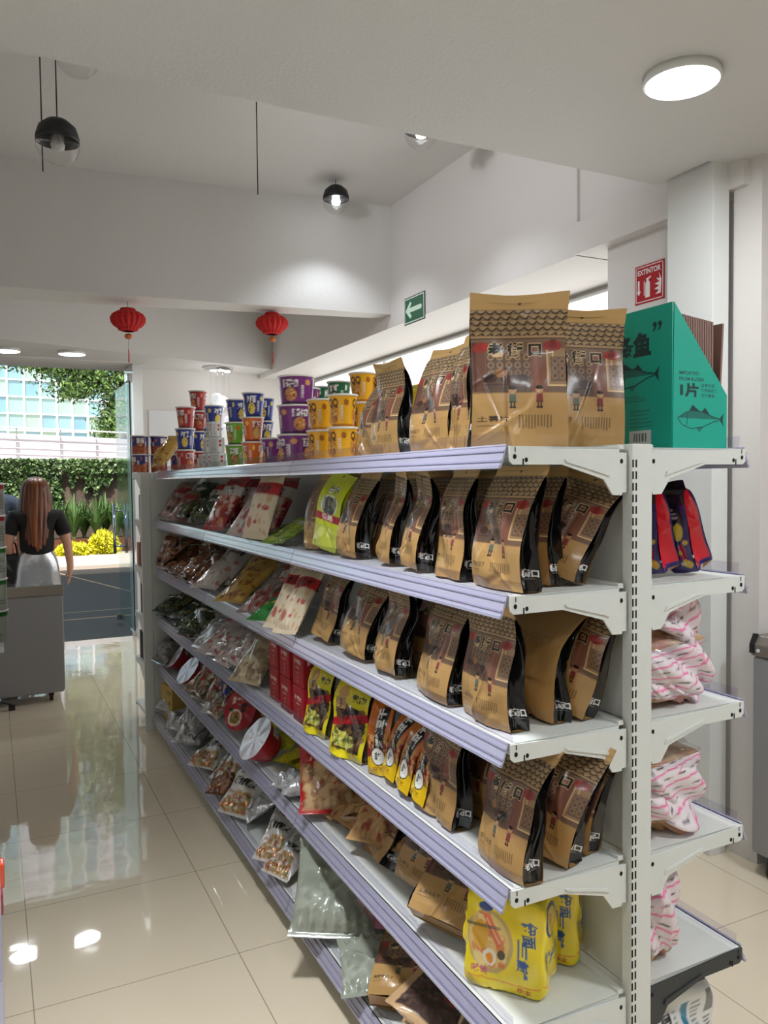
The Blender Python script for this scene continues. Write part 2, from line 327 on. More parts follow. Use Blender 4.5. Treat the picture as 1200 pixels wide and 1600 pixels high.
# ---------------------------------------------------------------- product shapes
def wrinkle(U, V, seed, n=10, amp=.004):
    r = random.Random(seed); z = np.zeros_like(U)
    for i in range(n):
        a = r.random() * PI; cu, cv = r.random(), r.random(); w = .015 + .04 * r.random(); l = .12 + .3 * r.random()
        s = (U - cu) * math.cos(a) + (V - cv) * math.sin(a); t = -(U - cu) * math.sin(a) + (V - cv) * math.cos(a)
        z += amp * (r.random() * 2 - 1) * np.exp(-(s / w) ** 2 - (t / l) ** 2)
    for i in range(4):
        z += amp * .35 * np.sin(U * (3 + 6 * r.random()) + V * (3 + 9 * r.random()) + 6 * r.random())
    return z
def sstep(a, b, x): t = np.clip((x - a) / (b - a), 0, 1); return t * t * (3 - 2 * t)
_pc = {}
def pouch_data(key, w, h, d, art, side, seed=0, nu=180, nv=260, flop=0.0, crush=1.0, fmat=None, smat=None, taper=.55):
    """stand-up pouch: printed front and back, folded side gussets; front looks to -Y, base at z=0"""
    if key in _pc: return _pc[key]
    fmat = fmat or f_kraft; smat = smat or f_black
    def half(v): return d / 2 * np.clip(1 - v / .9, 0, 1) ** taper * (.86 + .14 * np.minimum(v / .08, 1))
    r = random.Random(seed); ph = r.random() * 6
    def wid(v): return w / 2 * (1 + .025 * np.sin(v * 5 + ph) - .035 * (v < .001)) 
    def top(v): return flop * np.clip(v - .62, 0, 1) ** 1.5 + .006 * np.sin(v * 7 + ph)
    def zz(u, v): return h * v * (1 - .02 * abs(flop)) + .004 * np.sin(u * 5 + ph) * (v > .95)
    u = np.linspace(0, 1, nu); v = np.linspace(0, 1, nv); U, V = np.meshgrid(u, v)
    x = (U - .5) * 2 * wid(V); T = half(V); wr = wrinkle(U, V, seed, 14, .007 * crush) * (.2 + .8 * np.sin(PI * np.clip(U, .02, .98))) * (.25 + .75 * T / (d / 2)) 
    y = np.minimum(-(T * (.76 + .34 * (1 - (2 * U - 1) ** 2))) + wr, -T * .60) - .0016 + top(V)
    Vf = np.stack([x, y, zz(U, V)], -1).reshape(-1, 3); cf = art.at(U, V).reshape(-1, 3)
    nb = 24; ub = np.linspace(0, 1, nb); UB, VB = np.meshgrid(ub, np.linspace(0, 1, 40)); TB = half(VB)
    yb = TB * (.72 + .4 * (1 - (2 * UB - 1) ** 2)) + .0012 + top(VB); xb = (UB - .5) * 2 * wid(VB)
    Vb = np.stack([xb, yb, zz(UB, VB)], -1).reshape(-1, 3); cb = art.at(1 - UB, VB).reshape(-1, 3)
    n0 = len(Vf)
    V3 = np.concatenate([Vf, Vb, [[-w / 2, -d * .3, .001], [w / 2, -d * .3, .001], [w / 2, d * .3, .001], [-w / 2, d * .3, .001]]]); c3 = np.concatenate([cf, cb, np.tile(KRD, (4, 1))])
    F = [quads(nv, nu), quads(40, nb, n0, True), np.array([[0, 3, 2, 1]]) + n0 + len(Vb)]
    body = mesh(key, V3, F, fmat, c3)
    gus = []
    for sgn in (1, -1):
        ng, nh = 44, 280; t = np.linspace(-1, 1, ng); G, H = np.meshgrid(t, np.linspace(.004, .89, nh)); T = half(H) * .70 + .0002
        fold = np.sqrt(np.clip((d / 2) ** 2 - T ** 2, 0, None)) * .8 * (1 - .55 * sstep(.4, 0, H))
        xx = sgn * (wid(H) - .0015 - fold * (1 - np.abs(G)) ** .9) + wrinkle((G + 1) / 2, H, seed + 5 + sgn, 12, .006 * crush) * np.minimum(half(H) / (d / 2) * 1.4, 1)
        yy = G * T + top(H); Vg = np.stack([xx, yy, zz(0, H)], -1).reshape(-1, 3)
        uu = (G + 1) / 2 if sgn > 0 else (1 - G) / 2
        gus.append(mesh(key + '_gusset', Vg, [quads(nh, ng, 0, sgn < 0)], smat, side.at(uu, H).reshape(-1, 3)))
    _pc[key] = (body, gus); return _pc[key]
def pouch(name, data, loc, rz=-90, rx=0, ry=0, label='', cat='snack bag', group=None, sx=1, sz=1, sy=1):
    t = thing(name, label, cat, loc, (0, 0, 0), group)
    loc = (loc[0], loc[1], loc[2] + .03 * abs(math.sin(math.radians(rx))) * (abs(rx) < 30) + .07 * sx * abs(math.sin(math.radians(ry))) * (abs(rx) < 30))
    t.matrix_world = Matrix.Translation(loc) @ Matrix.Rotation(math.radians(rz), 4, 'Z') @ Euler((math.radians(rx), math.radians(ry), 0)).to_matrix().to_4x4()
    o = link('pouch_film', data[0], t)
    for g in data[1]: link('side_gusset', g, t)
    t.scale = (sx, sy, sz); return t
def pillow_data(key, w, l, th, art, mat_, seed=0, nu=44, nv=64, seal=.07, amp=.006, back=None):
    """pillow pack lying on its back: length along +Y, print on the upper side, base at z=0"""
    if key in _pc: return _pc[key]
    U, V = np.meshgrid(np.linspace(0, 1, nu), np.linspace(0, 1, nv))
    vv = np.clip((V - seal) / (1 - 2 * seal), 0, 1); r = random.Random(seed); ph = r.random() * 6
    prof = (np.clip(1 - (2 * U - 1) ** 2, 0, 1) ** .5) * (np.clip(1 - (2 * vv - 1) ** 2, 0, 1) ** .42)
    nar = 1 - .07 * prof.max(1, keepdims=True)
    wr = wrinkle(U, V, seed, 16, amp) + amp * .8 * np.sin(U * 46 + ph) * np.exp(-((np.minimum(vv, 1 - vv)) / .09) ** 2)
    x = (U - .5) * w * nar; y = (V - .5) * l; crimp = .0012 * np.sin(V * l / .0035) * (prof < .02)
    zt = th * .5 + prof * th * .5 + wr * prof ** .3 + crimp + .004 * np.sin(U * 4 + ph) * (prof < .02)
    zb = th * .5 - prof * th * .5 + crimp + .0006 + .004 * np.sin(U * 4 + ph) * (prof < .02) - .0012
    V1 = np.stack([x, y, zt], -1).reshape(-1, 3); V2 = np.stack([x, y, zb], -1).reshape(-1, 3)
    c1 = art.at(U, V).reshape(-1, 3); c2 = (back or art).at(1 - U, V).reshape(-1, 3)
    _pc[key] = mesh(key, np.concatenate([V1, V2]), [quads(nv, nu), quads(nv, nu, len(V1), True)], mat_, np.concatenate([c1, c2])); return _pc[key]
def put(name, data, loc, rot=(0, 0, 0), label='', cat='', group=None, scale=(1, 1, 1), parent=None):
    o = link(name, data, parent); o.matrix_world = Matrix.Translation(loc) @ Euler([math.radians(a) for a in rot]).to_matrix().to_4x4() @ Matrix.Diagonal((*scale, 1))
    return tag(o, label, cat, group)
def cup_data(key, rt, rb, h, art, nu=72, nv=40):
    if key in _pc: return _pc[key]
    U, V = np.meshgrid(np.linspace(0, 1, nu), np.linspace(0, 1, nv)); rr = rb + (rt - rb) * V; a = 2 * PI * U
    Vs = np.stack([rr * np.cos(a), rr * np.sin(a), h * V], -1).reshape(-1, 3)
    k = len(Vs); Vs = np.concatenate([Vs, [[0, 0, 0.002]]]); F = [quads(nv, nu), np.array([[i + 1, i, k] for i in range(nu - 1)])]
    body = mesh(key, Vs, F, f_cup, np.concatenate([art.at(U, V).reshape(-1, 3), [S(230, 226, 220)]]))
    lid = MB().lathe([(rt + .0005, h - .006), (rt + .0035, h - .005), (rt + .004, h), (rt + .001, h + .002), (rt * .92, h + .0015), (0, h + .0012)], 40).me(key + '_lid', m_lidw, True)
    _pc[key] = (body, lid); return _pc[key]
def cup(name, data, loc, rz=0, label='', cat='noodle cup', group=None, rot=None, s=1):
    t = thing(name, label, cat, loc, (0, 0, math.radians(rz)), group)
    if rot: t.rotation_euler = [math.radians(a) for a in rot]
    link('cup_wall', data[0], t); link('cup_lid', data[1], t); t.scale = (s, s, s); return t
def block_data(key, w, d, h, arts, mat_, r=.004, n=28, puff=0, seed=0, pw=None):
    """printed box: arts = front(-Y), right(+X), top(+Z), back, left ; centred base"""
    if key in _pc: return _pc[key]
    Vs, Fs, Cs, off = [], [], [], 0; g = np.linspace(0, 1, n); U, V = np.meshgrid(g, g)
    E = lambda t: np.clip(t, 0, 1)
    faces = [('f', arts[0]), ('r', arts[1]), ('t', arts[2]), ('b', arts[3] if len(arts) > 3 else arts[0]), ('l', arts[4] if len(arts) > 4 else arts[1]), ('d', arts[2])]
    for f, a in faces:
        x, y, z = {'f': (U, 0 * U, V), 'b': (1 - U, 0 * U + 1, V), 'r': (0 * U + 1, U, V), 'l': (0 * U, 1 - U, V), 't': (U, V, 0 * U + 1), 'd': (U, 1 - V, 0 * U)}[f]
        P = np.stack([(x - .5) * w, (y - .5) * d, (z - .5) * h], -1)
        if pw:
            q = np.abs(np.stack([x - .5, y - .5, z - .5], -1) * 2); nrm = (q ** pw).sum(-1) ** (1 / pw); P = P / nrm[..., None]
        elif r:
            lim = np.array([w / 2 - r, d / 2 - r, h / 2 - r]); c = np.clip(P, -lim, lim); dv = P - c; L = np.linalg.norm(dv, axis=-1, keepdims=True); P = c + dv / np.maximum(L, 1e-9) * np.minimum(L, r)
        if puff:
            wv = wrinkle(x * 1.3 + z * .7, y + z * .6, seed, 26, puff); P = P + P / np.linalg.norm(P, axis=-1, keepdims=True) * wv[..., None]
        P[..., 2] += h / 2
        Vs.append(P.reshape(-1, 3)); Fs.append(quads(n, n, off, f == 'x')); Cs.append(a.at(U, V).reshape(-1, 3)); off += n * n
    _pc[key] = mesh(key, np.concatenate(Vs), Fs, mat_, np.concatenate(Cs)); return _pc[key]
m_lidw = mat('white_card_lid', S(226, 222, 216), .4)
# ---------------------------------------------------------------- the room
def struct(name, mb, m, **k): return tag(mb.ob(name, m, **k), kind='structure')
def floor_mat():
    m = mat('polished_floor_tile', S(206, 200, 188), .035, spec=.65); b, nt = _out(m)
    tc = nt.nodes.new('ShaderNodeTexCoord'); sp = nt.nodes.new('ShaderNodeSeparateXYZ'); nt.links.new(tc.outputs['Object'], sp.inputs[0])
    outs = []
    for ax, off in (('X', -.567), ('Y', 1.21)):
        a = nt.nodes.new('ShaderNodeMath'); a.operation = 'SUBTRACT'; a.inputs[1].default_value = off - 62; nt.links.new(sp.outputs[ax], a.inputs[0])
        d = nt.nodes.new('ShaderNodeMath'); d.operation = 'MODULO'; d.inputs[1].default_value = .62; nt.links.new(a.outputs[0], d.inputs[0])
        c = nt.nodes.new('ShaderNodeMath'); c.operation = 'LESS_THAN'; c.inputs[1].default_value = .0035; nt.links.new(d.outputs[0], c.inputs[0]); outs.append(c)
    mx = nt.nodes.new('ShaderNodeMath'); mx.operation = 'MAXIMUM'; nt.links.new(outs[0].outputs[0], mx.inputs[0]); nt.links.new(outs[1].outputs[0], mx.inputs[1])
    n = nt.nodes.new('ShaderNodeTexNoise'); n.inputs['Scale'].default_value = 2.2; n.inputs['Detail'].default_value = 3; nt.links.new(tc.outputs['Object'], n.inputs['Vector'])
    cr = nt.nodes.new('ShaderNodeValToRGB'); cr.color_ramp.elements[0].color = (*S(222, 208, 182), 1); cr.color_ramp.elements[1].color = (*S(230, 218, 196), 1); nt.links.new(n.outputs['Fac'], cr.inputs[0])
    mm = nt.nodes.new('ShaderNodeMix'); mm.data_type = 'RGBA'; nt.links.new(mx.outputs[0], mm.inputs['Factor']); nt.links.new(cr.outputs[0], mm.inputs['A']); mm.inputs['B'].default_value = (*S(166, 154, 132), 1)
    nt.links.new(mm.outputs['Result'], b.inputs['Base Color'])
    n2 = nt.nodes.new('ShaderNodeTexNoise'); n2.inputs['Scale'].default_value = 6; n2.inputs['Detail'].default_value = 2; nt.links.new(tc.outputs['Object'], n2.inputs['Vector'])
    bp = nt.nodes.new('ShaderNodeBump'); bp.inputs['Strength'].default_value = .022; bp.inputs['Distance'].default_value = .03; nt.links.new(n2.outputs['Fac'], bp.inputs['Height']); nt.links.new(bp.outputs['Normal'], b.inputs['Normal'])
    return m
struct('floor', MB().box((-3.3, -4, -.1), (2.4, 7.05, 0)), floor_mat())
struct('wall_left', MB().box((-3.4, -4, 0), (-3.2, 7, 3.6)), m_wall)
struct('wall_back', MB().box((-3.4, -4.2, 0), (3.2, -4, 3.6)), m_wall)
struct('ceiling', MB().prism([(-3.4, -4.2), (3.2, -4.2), (3.2, .982), (1.322, .982), (1.322, 1.262), (-3.4, 1.262)], 'z', 2.8, 3.9), m_ceil)
struct('ceiling_upper', MB().box((-3.4, 1.262, 3.6), (3.2, 9, 3.9)), m_ceil)
struct('beam', MB().prism([(-3.3, 4.483), (1.5, 4.078), (1.5, 4.243), (-3.3, 5.05)], 'z', 2.8, 3.6), m_ceil)
struct('ceiling_front', MB().prism([(-3.3, 5.25), (-1.16, 5.98), (0, 6.37), (1.5, 6.9), (2.3, 7.0), (2.3, 7.6), (-3.3, 7.6)], 'z', 2.75, 3.6), m_ceil)
struct('wall_right', MB().box((1.48, 1.96, 2.70), (2.3, 7.6, 3.6)), m_wall)
struct('wall_right_header', MB().box((1.465, .97, 2.70), (2.3, 1.97, 2.86)).box((1.5, .97, 2.86), (2.3, 1.96, 3.6)), m_wall)
struct('wall_right_pier', MB().box((1.54, .97, 0), (2.3, 1.80, 2.70)), m_wall)
struct('wall_right_recess', MB().box((2.07, 1.80, 0), (2.3, 7.4, 2.70)), m_wall)
struct('wall_right_near', MB().box((1.45, .84, 0), (3.2, .97, 2.8)), m_wall)
struct('wall_right_side', MB().box((3.0, -4, 0), (3.2, .84, 2.8)), m_wall)
struct('trim_stub', MB().box((1.42, .90, 2.70), (1.47, 1.02, 2.8)), m_wall)
struct('column', MB().box((1.339, .975, 0), (1.43, 1.215, 3.1)), m_colm, bevel=.003)
struct('wall_front', MB().box((.13, 7.35, 0), (2.3, 7.5, 2.75)), m_wall)
struct('trim_door_post', MB().box((.035, 6.9, 0), (.13, 7.36, 2.735)), m_colm, bevel=.004)
struct('trim_door_header', MB().box((-3.3, 6.88, 2.735), (.16, 7.1, 2.80)), m_wall)
struct('trim_wall_panel', MB().box((.26, 7.335, .9), (1.1, 7.35, 2.32)), mat('glossy_white_panel', S(235, 236, 238), .12, coat=.5), bevel=.003)
struct('wall_upper_storey', MB().box((-12, -6, 3.95), (9, 7.6, 9.2)), mat('outer_wall', S(190, 188, 184), .8))
# clear panes of the lit side window in the recess
w = struct('window_1', MB().box((2.03, 1.9, .95), (2.07, 7.1, 1.0)).box((2.04, 1.9, 2.655), (2.07, 7.1, 2.672)).box((2.03, 3.6, 1.0), (2.07, 3.64, 2.655)).box((2.03, 5.3, 1.0), (2.07, 5.34, 2.655)), m_steel)
tag(MB().box((2.05, 1.9, 1.0), (2.06, 7.1, 2.655)).ob('frosted_pane', mat('frosted_daylight', (.9, .9, .9), .5, emit=(1, 1, .98), estr=1.2), w), kind='structure')
# glass door swung outwards, with its pull handle
d = struct('door_1', MB().box((.012, 7.12, .03), (.024, 7.98, 2.58)), m_glass)
mb = MB()
for x in (-.045, .08):
    mb.tube([(x, 7.84, .78), (x, 7.84, 1.33)], .016, 12)
for z in (.86, 1.25): mb.tube([(-.045, 7.84, z), (.08, 7.84, z)], .01, 8)
mb.ob('door_handle', m_chrome, d, smooth=True)
MB().box((0, 7.05, 2.58), (.036, 7.2, 2.66)).box((0, 7.05, .0), (.036, 7.2, .05)).ob('patch_fitting', m_chrome, d, bevel=.004)
MB().tube([(.03, 7.08, .02), (.03, 7.08, 2.6)], .006, 8).ob('door_seal', m_black, d)
MB().box((-.03, 7.90, .03), (.03, 8.0, .09)).ob('lower_patch', m_chrome, d)

# ---- signs on the right wall
def sign_exit():
    t = thing('exit_arrow_sign', 'green sign with a pale arrow on the upper white wall', 'sign', (1.478, 3.70, 2.768))
    MB().box((-.004, -.15, -.096), (0, .15, .096)).ob('sign_plate', mat('sign_dark_edge', S(14, 60, 40), .4), t)
    MB().box((-.0055, -.142, -.088), (-.004, .142, .088)).ob('white_border', mat('sign_white', S(226, 236, 226), .4), t)
    MB().box((-.007, -.134, -.08), (-.0055, .134, .08)).ob('green_field', mat('sign_green', S(22, 92, 62), .4), t)
    MB().prism([(.125, 0), (.055, .06), (.035, .045), (.065, .016), (-.105, .016), (-.115, .0), (-.105, -.016), (.065, -.016), (.035, -.045), (.055, -.06)], 'x', -.0085, -.007).ob('arrow', mat('sign_pale', S(206, 232, 208), .4), t)
sign_exit()
def text_ob(name, txt, size, m, parent, loc, face='-x', bold=.03, w=None, h=None):
    """raised lettering: meshed characters facing -X or -Y"""
    tri = glyphs(txt, bold); V = tri.reshape(-1, 2) - .5; n = len(V)
    V = V * [w, h]
    P = np.stack([np.zeros(n), -V[:, 0], V[:, 1]], 1) if face == '-x' else np.stack([V[:, 0], np.zeros(n), V[:, 1]], 1)
    o = link(name, mesh(name, P, [np.arange(n).reshape(-1, 3)], m, smooth=False), parent); o.location = loc; return o
def sign_fire():
    t = thing('fire_extinguisher_sign', 'red fire extinguisher sign with the word EXTINTOR', 'sign', (1.539, 1.515, 2.466))
    red = mat('sign_red', S(176, 26, 38), .4); wh = mat('sign_white_print', S(238, 234, 232), .4)
    MB().box((-.003, -.093, -.09), (0, .093, .09)).ob('sign_plate', red, t, bevel=.001)
    mb = MB(); 
    for a, b in (((-.004, -.086, -.083), (-.003, .086, -.079)), ((-.004, -.086, .079), (-.003, .086, .083)), ((-.004, -.086, -.083), (-.003, -.082, .083)), ((-.004, .082, -.083), (-.003, .086, .083))): mb.box(a, b)
    mb.ob('white_border', wh, t)
    text_ob('lettering', 'EXTINTOR', 1, wh, t, (-.0045, .0, .056), '-x', .03, .145, .026)
    mb = MB().prism([(-.004, -.066), (.024, -.066), (.024, .0), (.016, .012), (.02, .022), (-.010, .030), (-.012, .024), (.004, .018), (.004, .012), (-.004, .0)], 'x', -.0045, -.003)
    mb.box((-.0046, .030, -.055), (-.003, .033, .014)); mb.ob('extinguisher_symbol', wh, t)
    MB().prism([(.062, .02), (.072, .02), (.072, -.03), (.08, -.03), (.067, -.05), (.054, -.03), (.062, -.03)], 'x', -.0045, -.003).ob('down_arrow', wh, t)
    MB().prism([(-.04, -.062), (-.072, -.062), (-.076, .0), (-.062, .034), (-.066, .006), (-.044, .012), (-.064, -.008), (-.034, -.014), (-.064, -.026), (-.032, -.038), (-.062, -.046)], 'x', -.0045, -.003).ob('flame_symbol', wh, t)
sign_fire()
# ---- ceiling lamps
def led(x, y, z, r, label, power, n='round_ceiling_light'):
    t = thing(n, label, 'ceiling light', (x, y, z), group='round ceiling lights')
    MB().lathe([(r, 0), (r, -.022), (r * .96, -.028), (r * .93, -.026)], 48).ob('rim', m_colm, t, smooth=True)
    MB().lathe([(r * .95, -.026), (r * .7, -.032), (0, -.034)], 48).ob('diffuser', m_lit, t, smooth=True)
    lamp('lamp_in_ceiling_light', 'AREA', (x, y, z - .045), power, LC, shape='DISK', size=r * 1.8)
led(.70, .536, 2.8, .118, 'round white light glowing on the low ceiling above the teal box', 15)
led(-.56, 6.46, 2.75, .12, 'round light on the soffit before the doorway, above the green view', 9)
led(-1.10, 6.49, 2.75, .12, 'round light on the soffit beside the glass facade view, cut by the frame', 9)
def pendant(x, y, z, label, lit, ztop=3.6):
    t = thing('pendant_lamp', label, 'pendant lamp', (x, y, z), group='black domed pendant lamps')
    r = .089
    MB().lathe([(.004, .105), (.008, .098), (r * .5, .088), (r * .86, .06), (r, .02), (r, .0), (r * .96, .0), (r * .95, .02), (r * .8, .058), (0, .082)], 36).ob('cap_dome', m_black, t, smooth=True)
    MB().lathe([(r * .97, .002), (r * 1.0, -.025), (r * .88, -.055), (r * .6, -.08), (r * .25, -.092), (0, -.094)], 36).ob('glass_globe', m_globe, t, smooth=True)
    MB().lathe([(.0, .055), (.017, .05), (.017, .02), (.02, .012), (.03, -.012), (.026, -.03), (0, -.038)], 20).ob('bulb', m_bulb if lit else mat('unlit_bulb', S(200, 200, 196), .3), t, smooth=True)
    MB().tube([(0, 0, .1), (0, 0, ztop - z)], .0028, 6).ob('cable', m_black, t)
    if lit:
        s = lamp('lamp_in_pendant', 'SPOT', (x, y, z - .05), 22, (.86, .92, 1), spot_size=math.radians(115), spot_blend=.6, shadow_soft_size=.03)
for px, py, Y, lab, lit in ((90, 222, 2.4, 'unlit pendant lamp hanging whole beside a second bare cable', False), (525, 312, 3.75, 'lit pendant lamp throwing a pool of light on the beam', True)):
    p = atY(px, py, Y); pendant(p[0], p[1], p[2], lab, lit)
for px, py, Y, lab, lit in ((658, 205, 2.5, 'lit pendant lamp of which the globe peeks below the low ceiling', True), (121, 85, 2.4, 'pendant globe peeping under the ceiling edge beside the unlit lamp', False)):
    p = atY(px, py, Y); pendant(p[0], p[1], p[2], lab, lit, 3.62)
for (px, py), (qx, qy), lab in (((64, 84), (67, 268), 'bare black cable behind the unlit pendant lamp'), ((402, 160), (403, 304), 'bare black cable hanging alone between the two pendant lamps')):
    p = atY(qx, qy, 2.7)
    o = MB().tube([(p[0], p[1], p[2]), (p[0], p[1], 3.6)], .003, 6).ob('hanging_cable', m_black); tag(o, lab, 'cable')
# ---- red paper lanterns
def lantern(px, py, Y, label):
    p = atY(px, py, Y); t = thing('paper_lantern', label, 'paper lantern', tuple(p), group='red paper lanterns')
    red = mat('red_paper', S(196, 22, 20), .7, bump=.3, bscale=80); V, F = [], []
    n = 18; prof = [(.04, -.078), (.066, -.07), (.07, -.058), (.098, -.04), (.117, -.015), (.12, .012), (.105, .038), (.078, .055), (.055, .062), (.05, .078), (.02, .084)]
    m = len(prof); K = n * 2
    for i in range(K):
        a = 2 * PI * i / K; s = 1.0 if i % 2 == 0 else .90
        for r, z in prof: V.append((r * s * math.cos(a), r * s * math.sin(a), z))
    mb = MB(); mb.add(V, [(i * m + k, ((i + 1) % K) * m + k, ((i + 1) % K) * m + k + 1, i * m + k + 1) for i in range(K) for k in range(m - 1)]); mb.ob('honeycomb_paper', red, t)
    MB().tube([(0, 0, .08), (0, 0, 2.8 - p[2])], .0015, 5).ob('string', m_black, t)
    MB().lathe([(0, -.132), (.018, -.128), (.028, -.112), (.018, -.096), (0, -.092)], 12).ob('gold_bead', mat('gold_bead', S(206, 110, 40), .4), t, smooth=True)
    MB().tube([(0, 0, -.08), (0, 0, -.20)], .0012, 5).ob('thread', m_black, t); MB().tube([(0, 0, -.20), (0, 0, -.29)], [.003, .0045], 6).ob('tassel', red, t)
lantern(200, 500, 4.42, 'red paper lantern hanging over the doorway'); lantern(425, 506, 4.33, 'red paper lantern hanging over the shelf of purple cups')
# ---- chandelier
def chandelier():
    cx, cy = .91, 6.93; t = thing('crystal_chandelier', 'small chrome ceiling plate with crystal balls on wires by far wall', 'chandelier', (cx, cy, 2.75))
    MB().lathe([(.15, 0), (.15, -.04), (.14, -.045), (0, -.045)], 40).ob('ceiling_plate', m_chrome, t, smooth=False)
    for x, y in ((-.07, -.05), (.0, -.09), (.08, -.03)): MB().lathe([(.032, -.045), (.03, -.052), (0, -.053)], 16, (x, y, 0)).ob('spot', m_lit, t)
    for i, (x, y, z) in enumerate(((-.1, -.03, -.62), (0, .06, -.42), (.1, -.02, -.56), (.03, -.1, -.66), (.06, .08, -.35), (-.03, 0, -.33))):
        w = MB().tube([(x, y, -.045), (x, y, z + .06)], .001, 5).ob('wire', m_chrome, t)
        bm = bmesh.new(); bmesh.ops.create_icosphere(bm, subdivisions=2, radius=.065); bm.transform(Matrix.Translation((x, y, z))); me = bpy.data.meshes.new('ball'); bm.to_mesh(me); bm.free(); me.materials.append(m_cryst); link('crystal_ball', me, t)
    lamp('lamp_in_chandelier', 'POINT', (cx, cy, 2.45), 6, (.97, .98, 1), shadow_soft_size=.05)
m_cryst = mat('crystal', S(235, 240, 245), .05, spec=1, coat=1, emit=(1, 1, 1), estr=.35)
chandelier()
# ---------------------------------------------------------------- shelving
ZT, SP, L, DS = 1.6184, .3, 3.7254, .3357
BAY = L / 3
def LV(k): return ZT - SP * (k - 1)          # shelf 1 is the top one, 6 the base
def bracket_me(sg, mats):
    mb = MB(); a = lambda x: sg * x
    poly = [(.031, -.012), (DS, .0), (DS, -.03), (DS - .008, -.037), (.205, -.037), (.095, -.068), (.07, -.102), (.045, -.103), (.043, -.097), (.031, -.097)]
    mb.prism([(a(x), z) for x, z in poly], 'y', -.0035, .001)
    mb.prism([(a(.195), -.032), (a(.1), -.056), (a(.08), -.062), (a(.085), -.052), (a(.2), -.026)], 'y', -.007, -.003)
    hole = lambda x, z, r: mb.prism([(a(x + r * math.cos(t * PI / 4)), z + r * math.sin(t * PI / 4) * 1.25) for t in range(8)], 'y', -.0042, -.003, 1)
    hole(DS - .012, -.021, .0042); hole(.046, -.03, .0042)
    mb.prism([(a(DS - .031), -.025), (a(DS - .034), -.025), (a(DS - .034), -.038), (a(DS - .031), -.038)], 'y', -.0042, -.003, 1); hole(DS - .04, -.0275, .004)
    mb.box((min(a(DS - .012), a(DS - .014)), -.0042, -.012), (max(a(DS - .012), a(DS - .014)), -.003, -.002), 1)
    return mb.me('bracket', mats)
BR = {(s, k): bracket_me(s, m) for s in (-1, 1) for k, m in (('w', [m_steel, m_hole]), ('d', [m_dark, m_hole]))}
def shelf_me(sg, depth=DS, th=.022, lip=True):
    mb = MB(); x0, x1 = sorted((sg * .034, sg * depth)); e = .002
    mb.box((x0, e, -.004), (x1, BAY - e, 0))                                   # tray with turned-down edges
    for yy in (e, BAY - e - .003): mb.prism([(sg * .046, -.001), (sg * (depth - .012), -.001), (sg * (depth - .016), -th), (sg * .05, -th)], 'y', yy, yy + .003)
    xs = sorted((sg * (depth - .003), sg * depth)); mb.box((xs[0], e, -th), (xs[1], BAY - e, 0))
    xs = sorted((sg * .035, sg * .05)); mb.box((xs[0], e, 0), (xs[1], BAY - e, .006))
    return mb.me('shelf_tray', m_steel)
def rail_me(sg, depth=DS):
    mb = MB(); f = lambda x: sg * (depth + x); e = .0025
    P = lambda pts, mi=0: mb.prism([(f(x), z) for x, z in pts], 'y', e, BAY - e, mi)
    P([(.001, .001), (.0045, .001), (.019, -.038), (.0205, -.043), (.017, -.044), (.0145, -.038)])
    P([(.0012, .0015), (.004, .004), (.0056, .0006), (.003, -.001)]); P([(.0085, -.009), (.0105, -.0085), (.0115, -.0115), (.0095, -.012)], 1)
    P([(.015, -.0285), (.0172, -.0275), (.0185, -.031), (.016, -.032)], 1); P([(.017, -.038), (.022, -.0385), (.0225, -.0445), (.018, -.045)])
    return mb.me('price_rail', [m_rail, m_raild])
def guard_me(sg, depth=DS):
    mb = MB(); mb.prism([(sg * (depth - .012), .0005), (sg * (depth - .0105), .0005), (sg * (depth - .007), .030), (sg * (depth - .0085), .030)], 'y', .006, BAY - .006)
    return mb.me('clear_guard', m_clear)
SH, RL, GD = {s: shelf_me(s) for s in (-1, 1)}, {s: rail_me(s) for s in (-1, 1)}, {s: guard_me(s) for s in (-1, 1)}
BD = .372
SHB, RLB, GDB = {s: shelf_me(s, BD, .03) for s in (-1, 1)}, {s: rail_me(s, BD) for s in (-1, 1)}, {s: guard_me(s, BD) for s in (-1, 1)}
def upright(parent, y, slots=True):
    u = MB().box((-.0255, -.014, 0), (.0315, .016, ZT + .007)).ob('upright', m_steel, parent, bevel=.0015); u.location = (0, y, 0)
    if slots:
        mb = MB()
        for k in range(62):
            z = .05 + k * .025
            for x in (-.0235, -.0145): mb.box((x - .0018, -.0148, z), (x + .0018, -.0138, z + .0165))
        mb.ob('slot_rows', m_hole, u)
    return u
def shelf(parent, sg, k, y, dark=False):
    base = k == 6
    s = link('shelf', (SHB if base else SH)[sg], parent); s.location = (0, y, LV(k))
    r = link('price_rail', (RLB if base else RL)[sg], s); g = link('clear_guard', (GDB if base else GD)[sg], s)
    if not base:
        for yy in (0, BAY - .0045): b = link('bracket', BR[(sg, 'd' if dark else 'w')], s); b.location = (0, yy, 0)
    return s
gon = thing('shelf_gondola', 'long white double-sided shop shelving packed with snacks in the aisle', 'shelving unit')
for i in range(4): upright(gon, i * BAY)
for i in range(3):
    mb = MB()
    for k in range(5): mb.box((-.012, i * BAY + .017, .118 + k * .3 + .001), (.012, (i + 1) * BAY - .015, .118 + (k + 1) * .3 - .001))
    mb.ob('back_panel', m_panel, gon, bevel=.001, seg=1)
    for sg in (-1, 1):
        for k in range(1, 7): shelf(gon, sg, k, i * BAY, dark=(sg == 1 and k == 5 and i == 0))
        x = sg * .352; MB().box((min(x, x - sg * .008), i * BAY, 0), (max(x, x - sg * .008), (i + 1) * BAY, .09)).ob('kick_plate', m_steel, gon)
for sg in (-1, 1): MB().box((min(0, sg * .35), 0, .0), (max(0, sg * .35), .012, .088)).ob('base_foot', m_steel, gon)
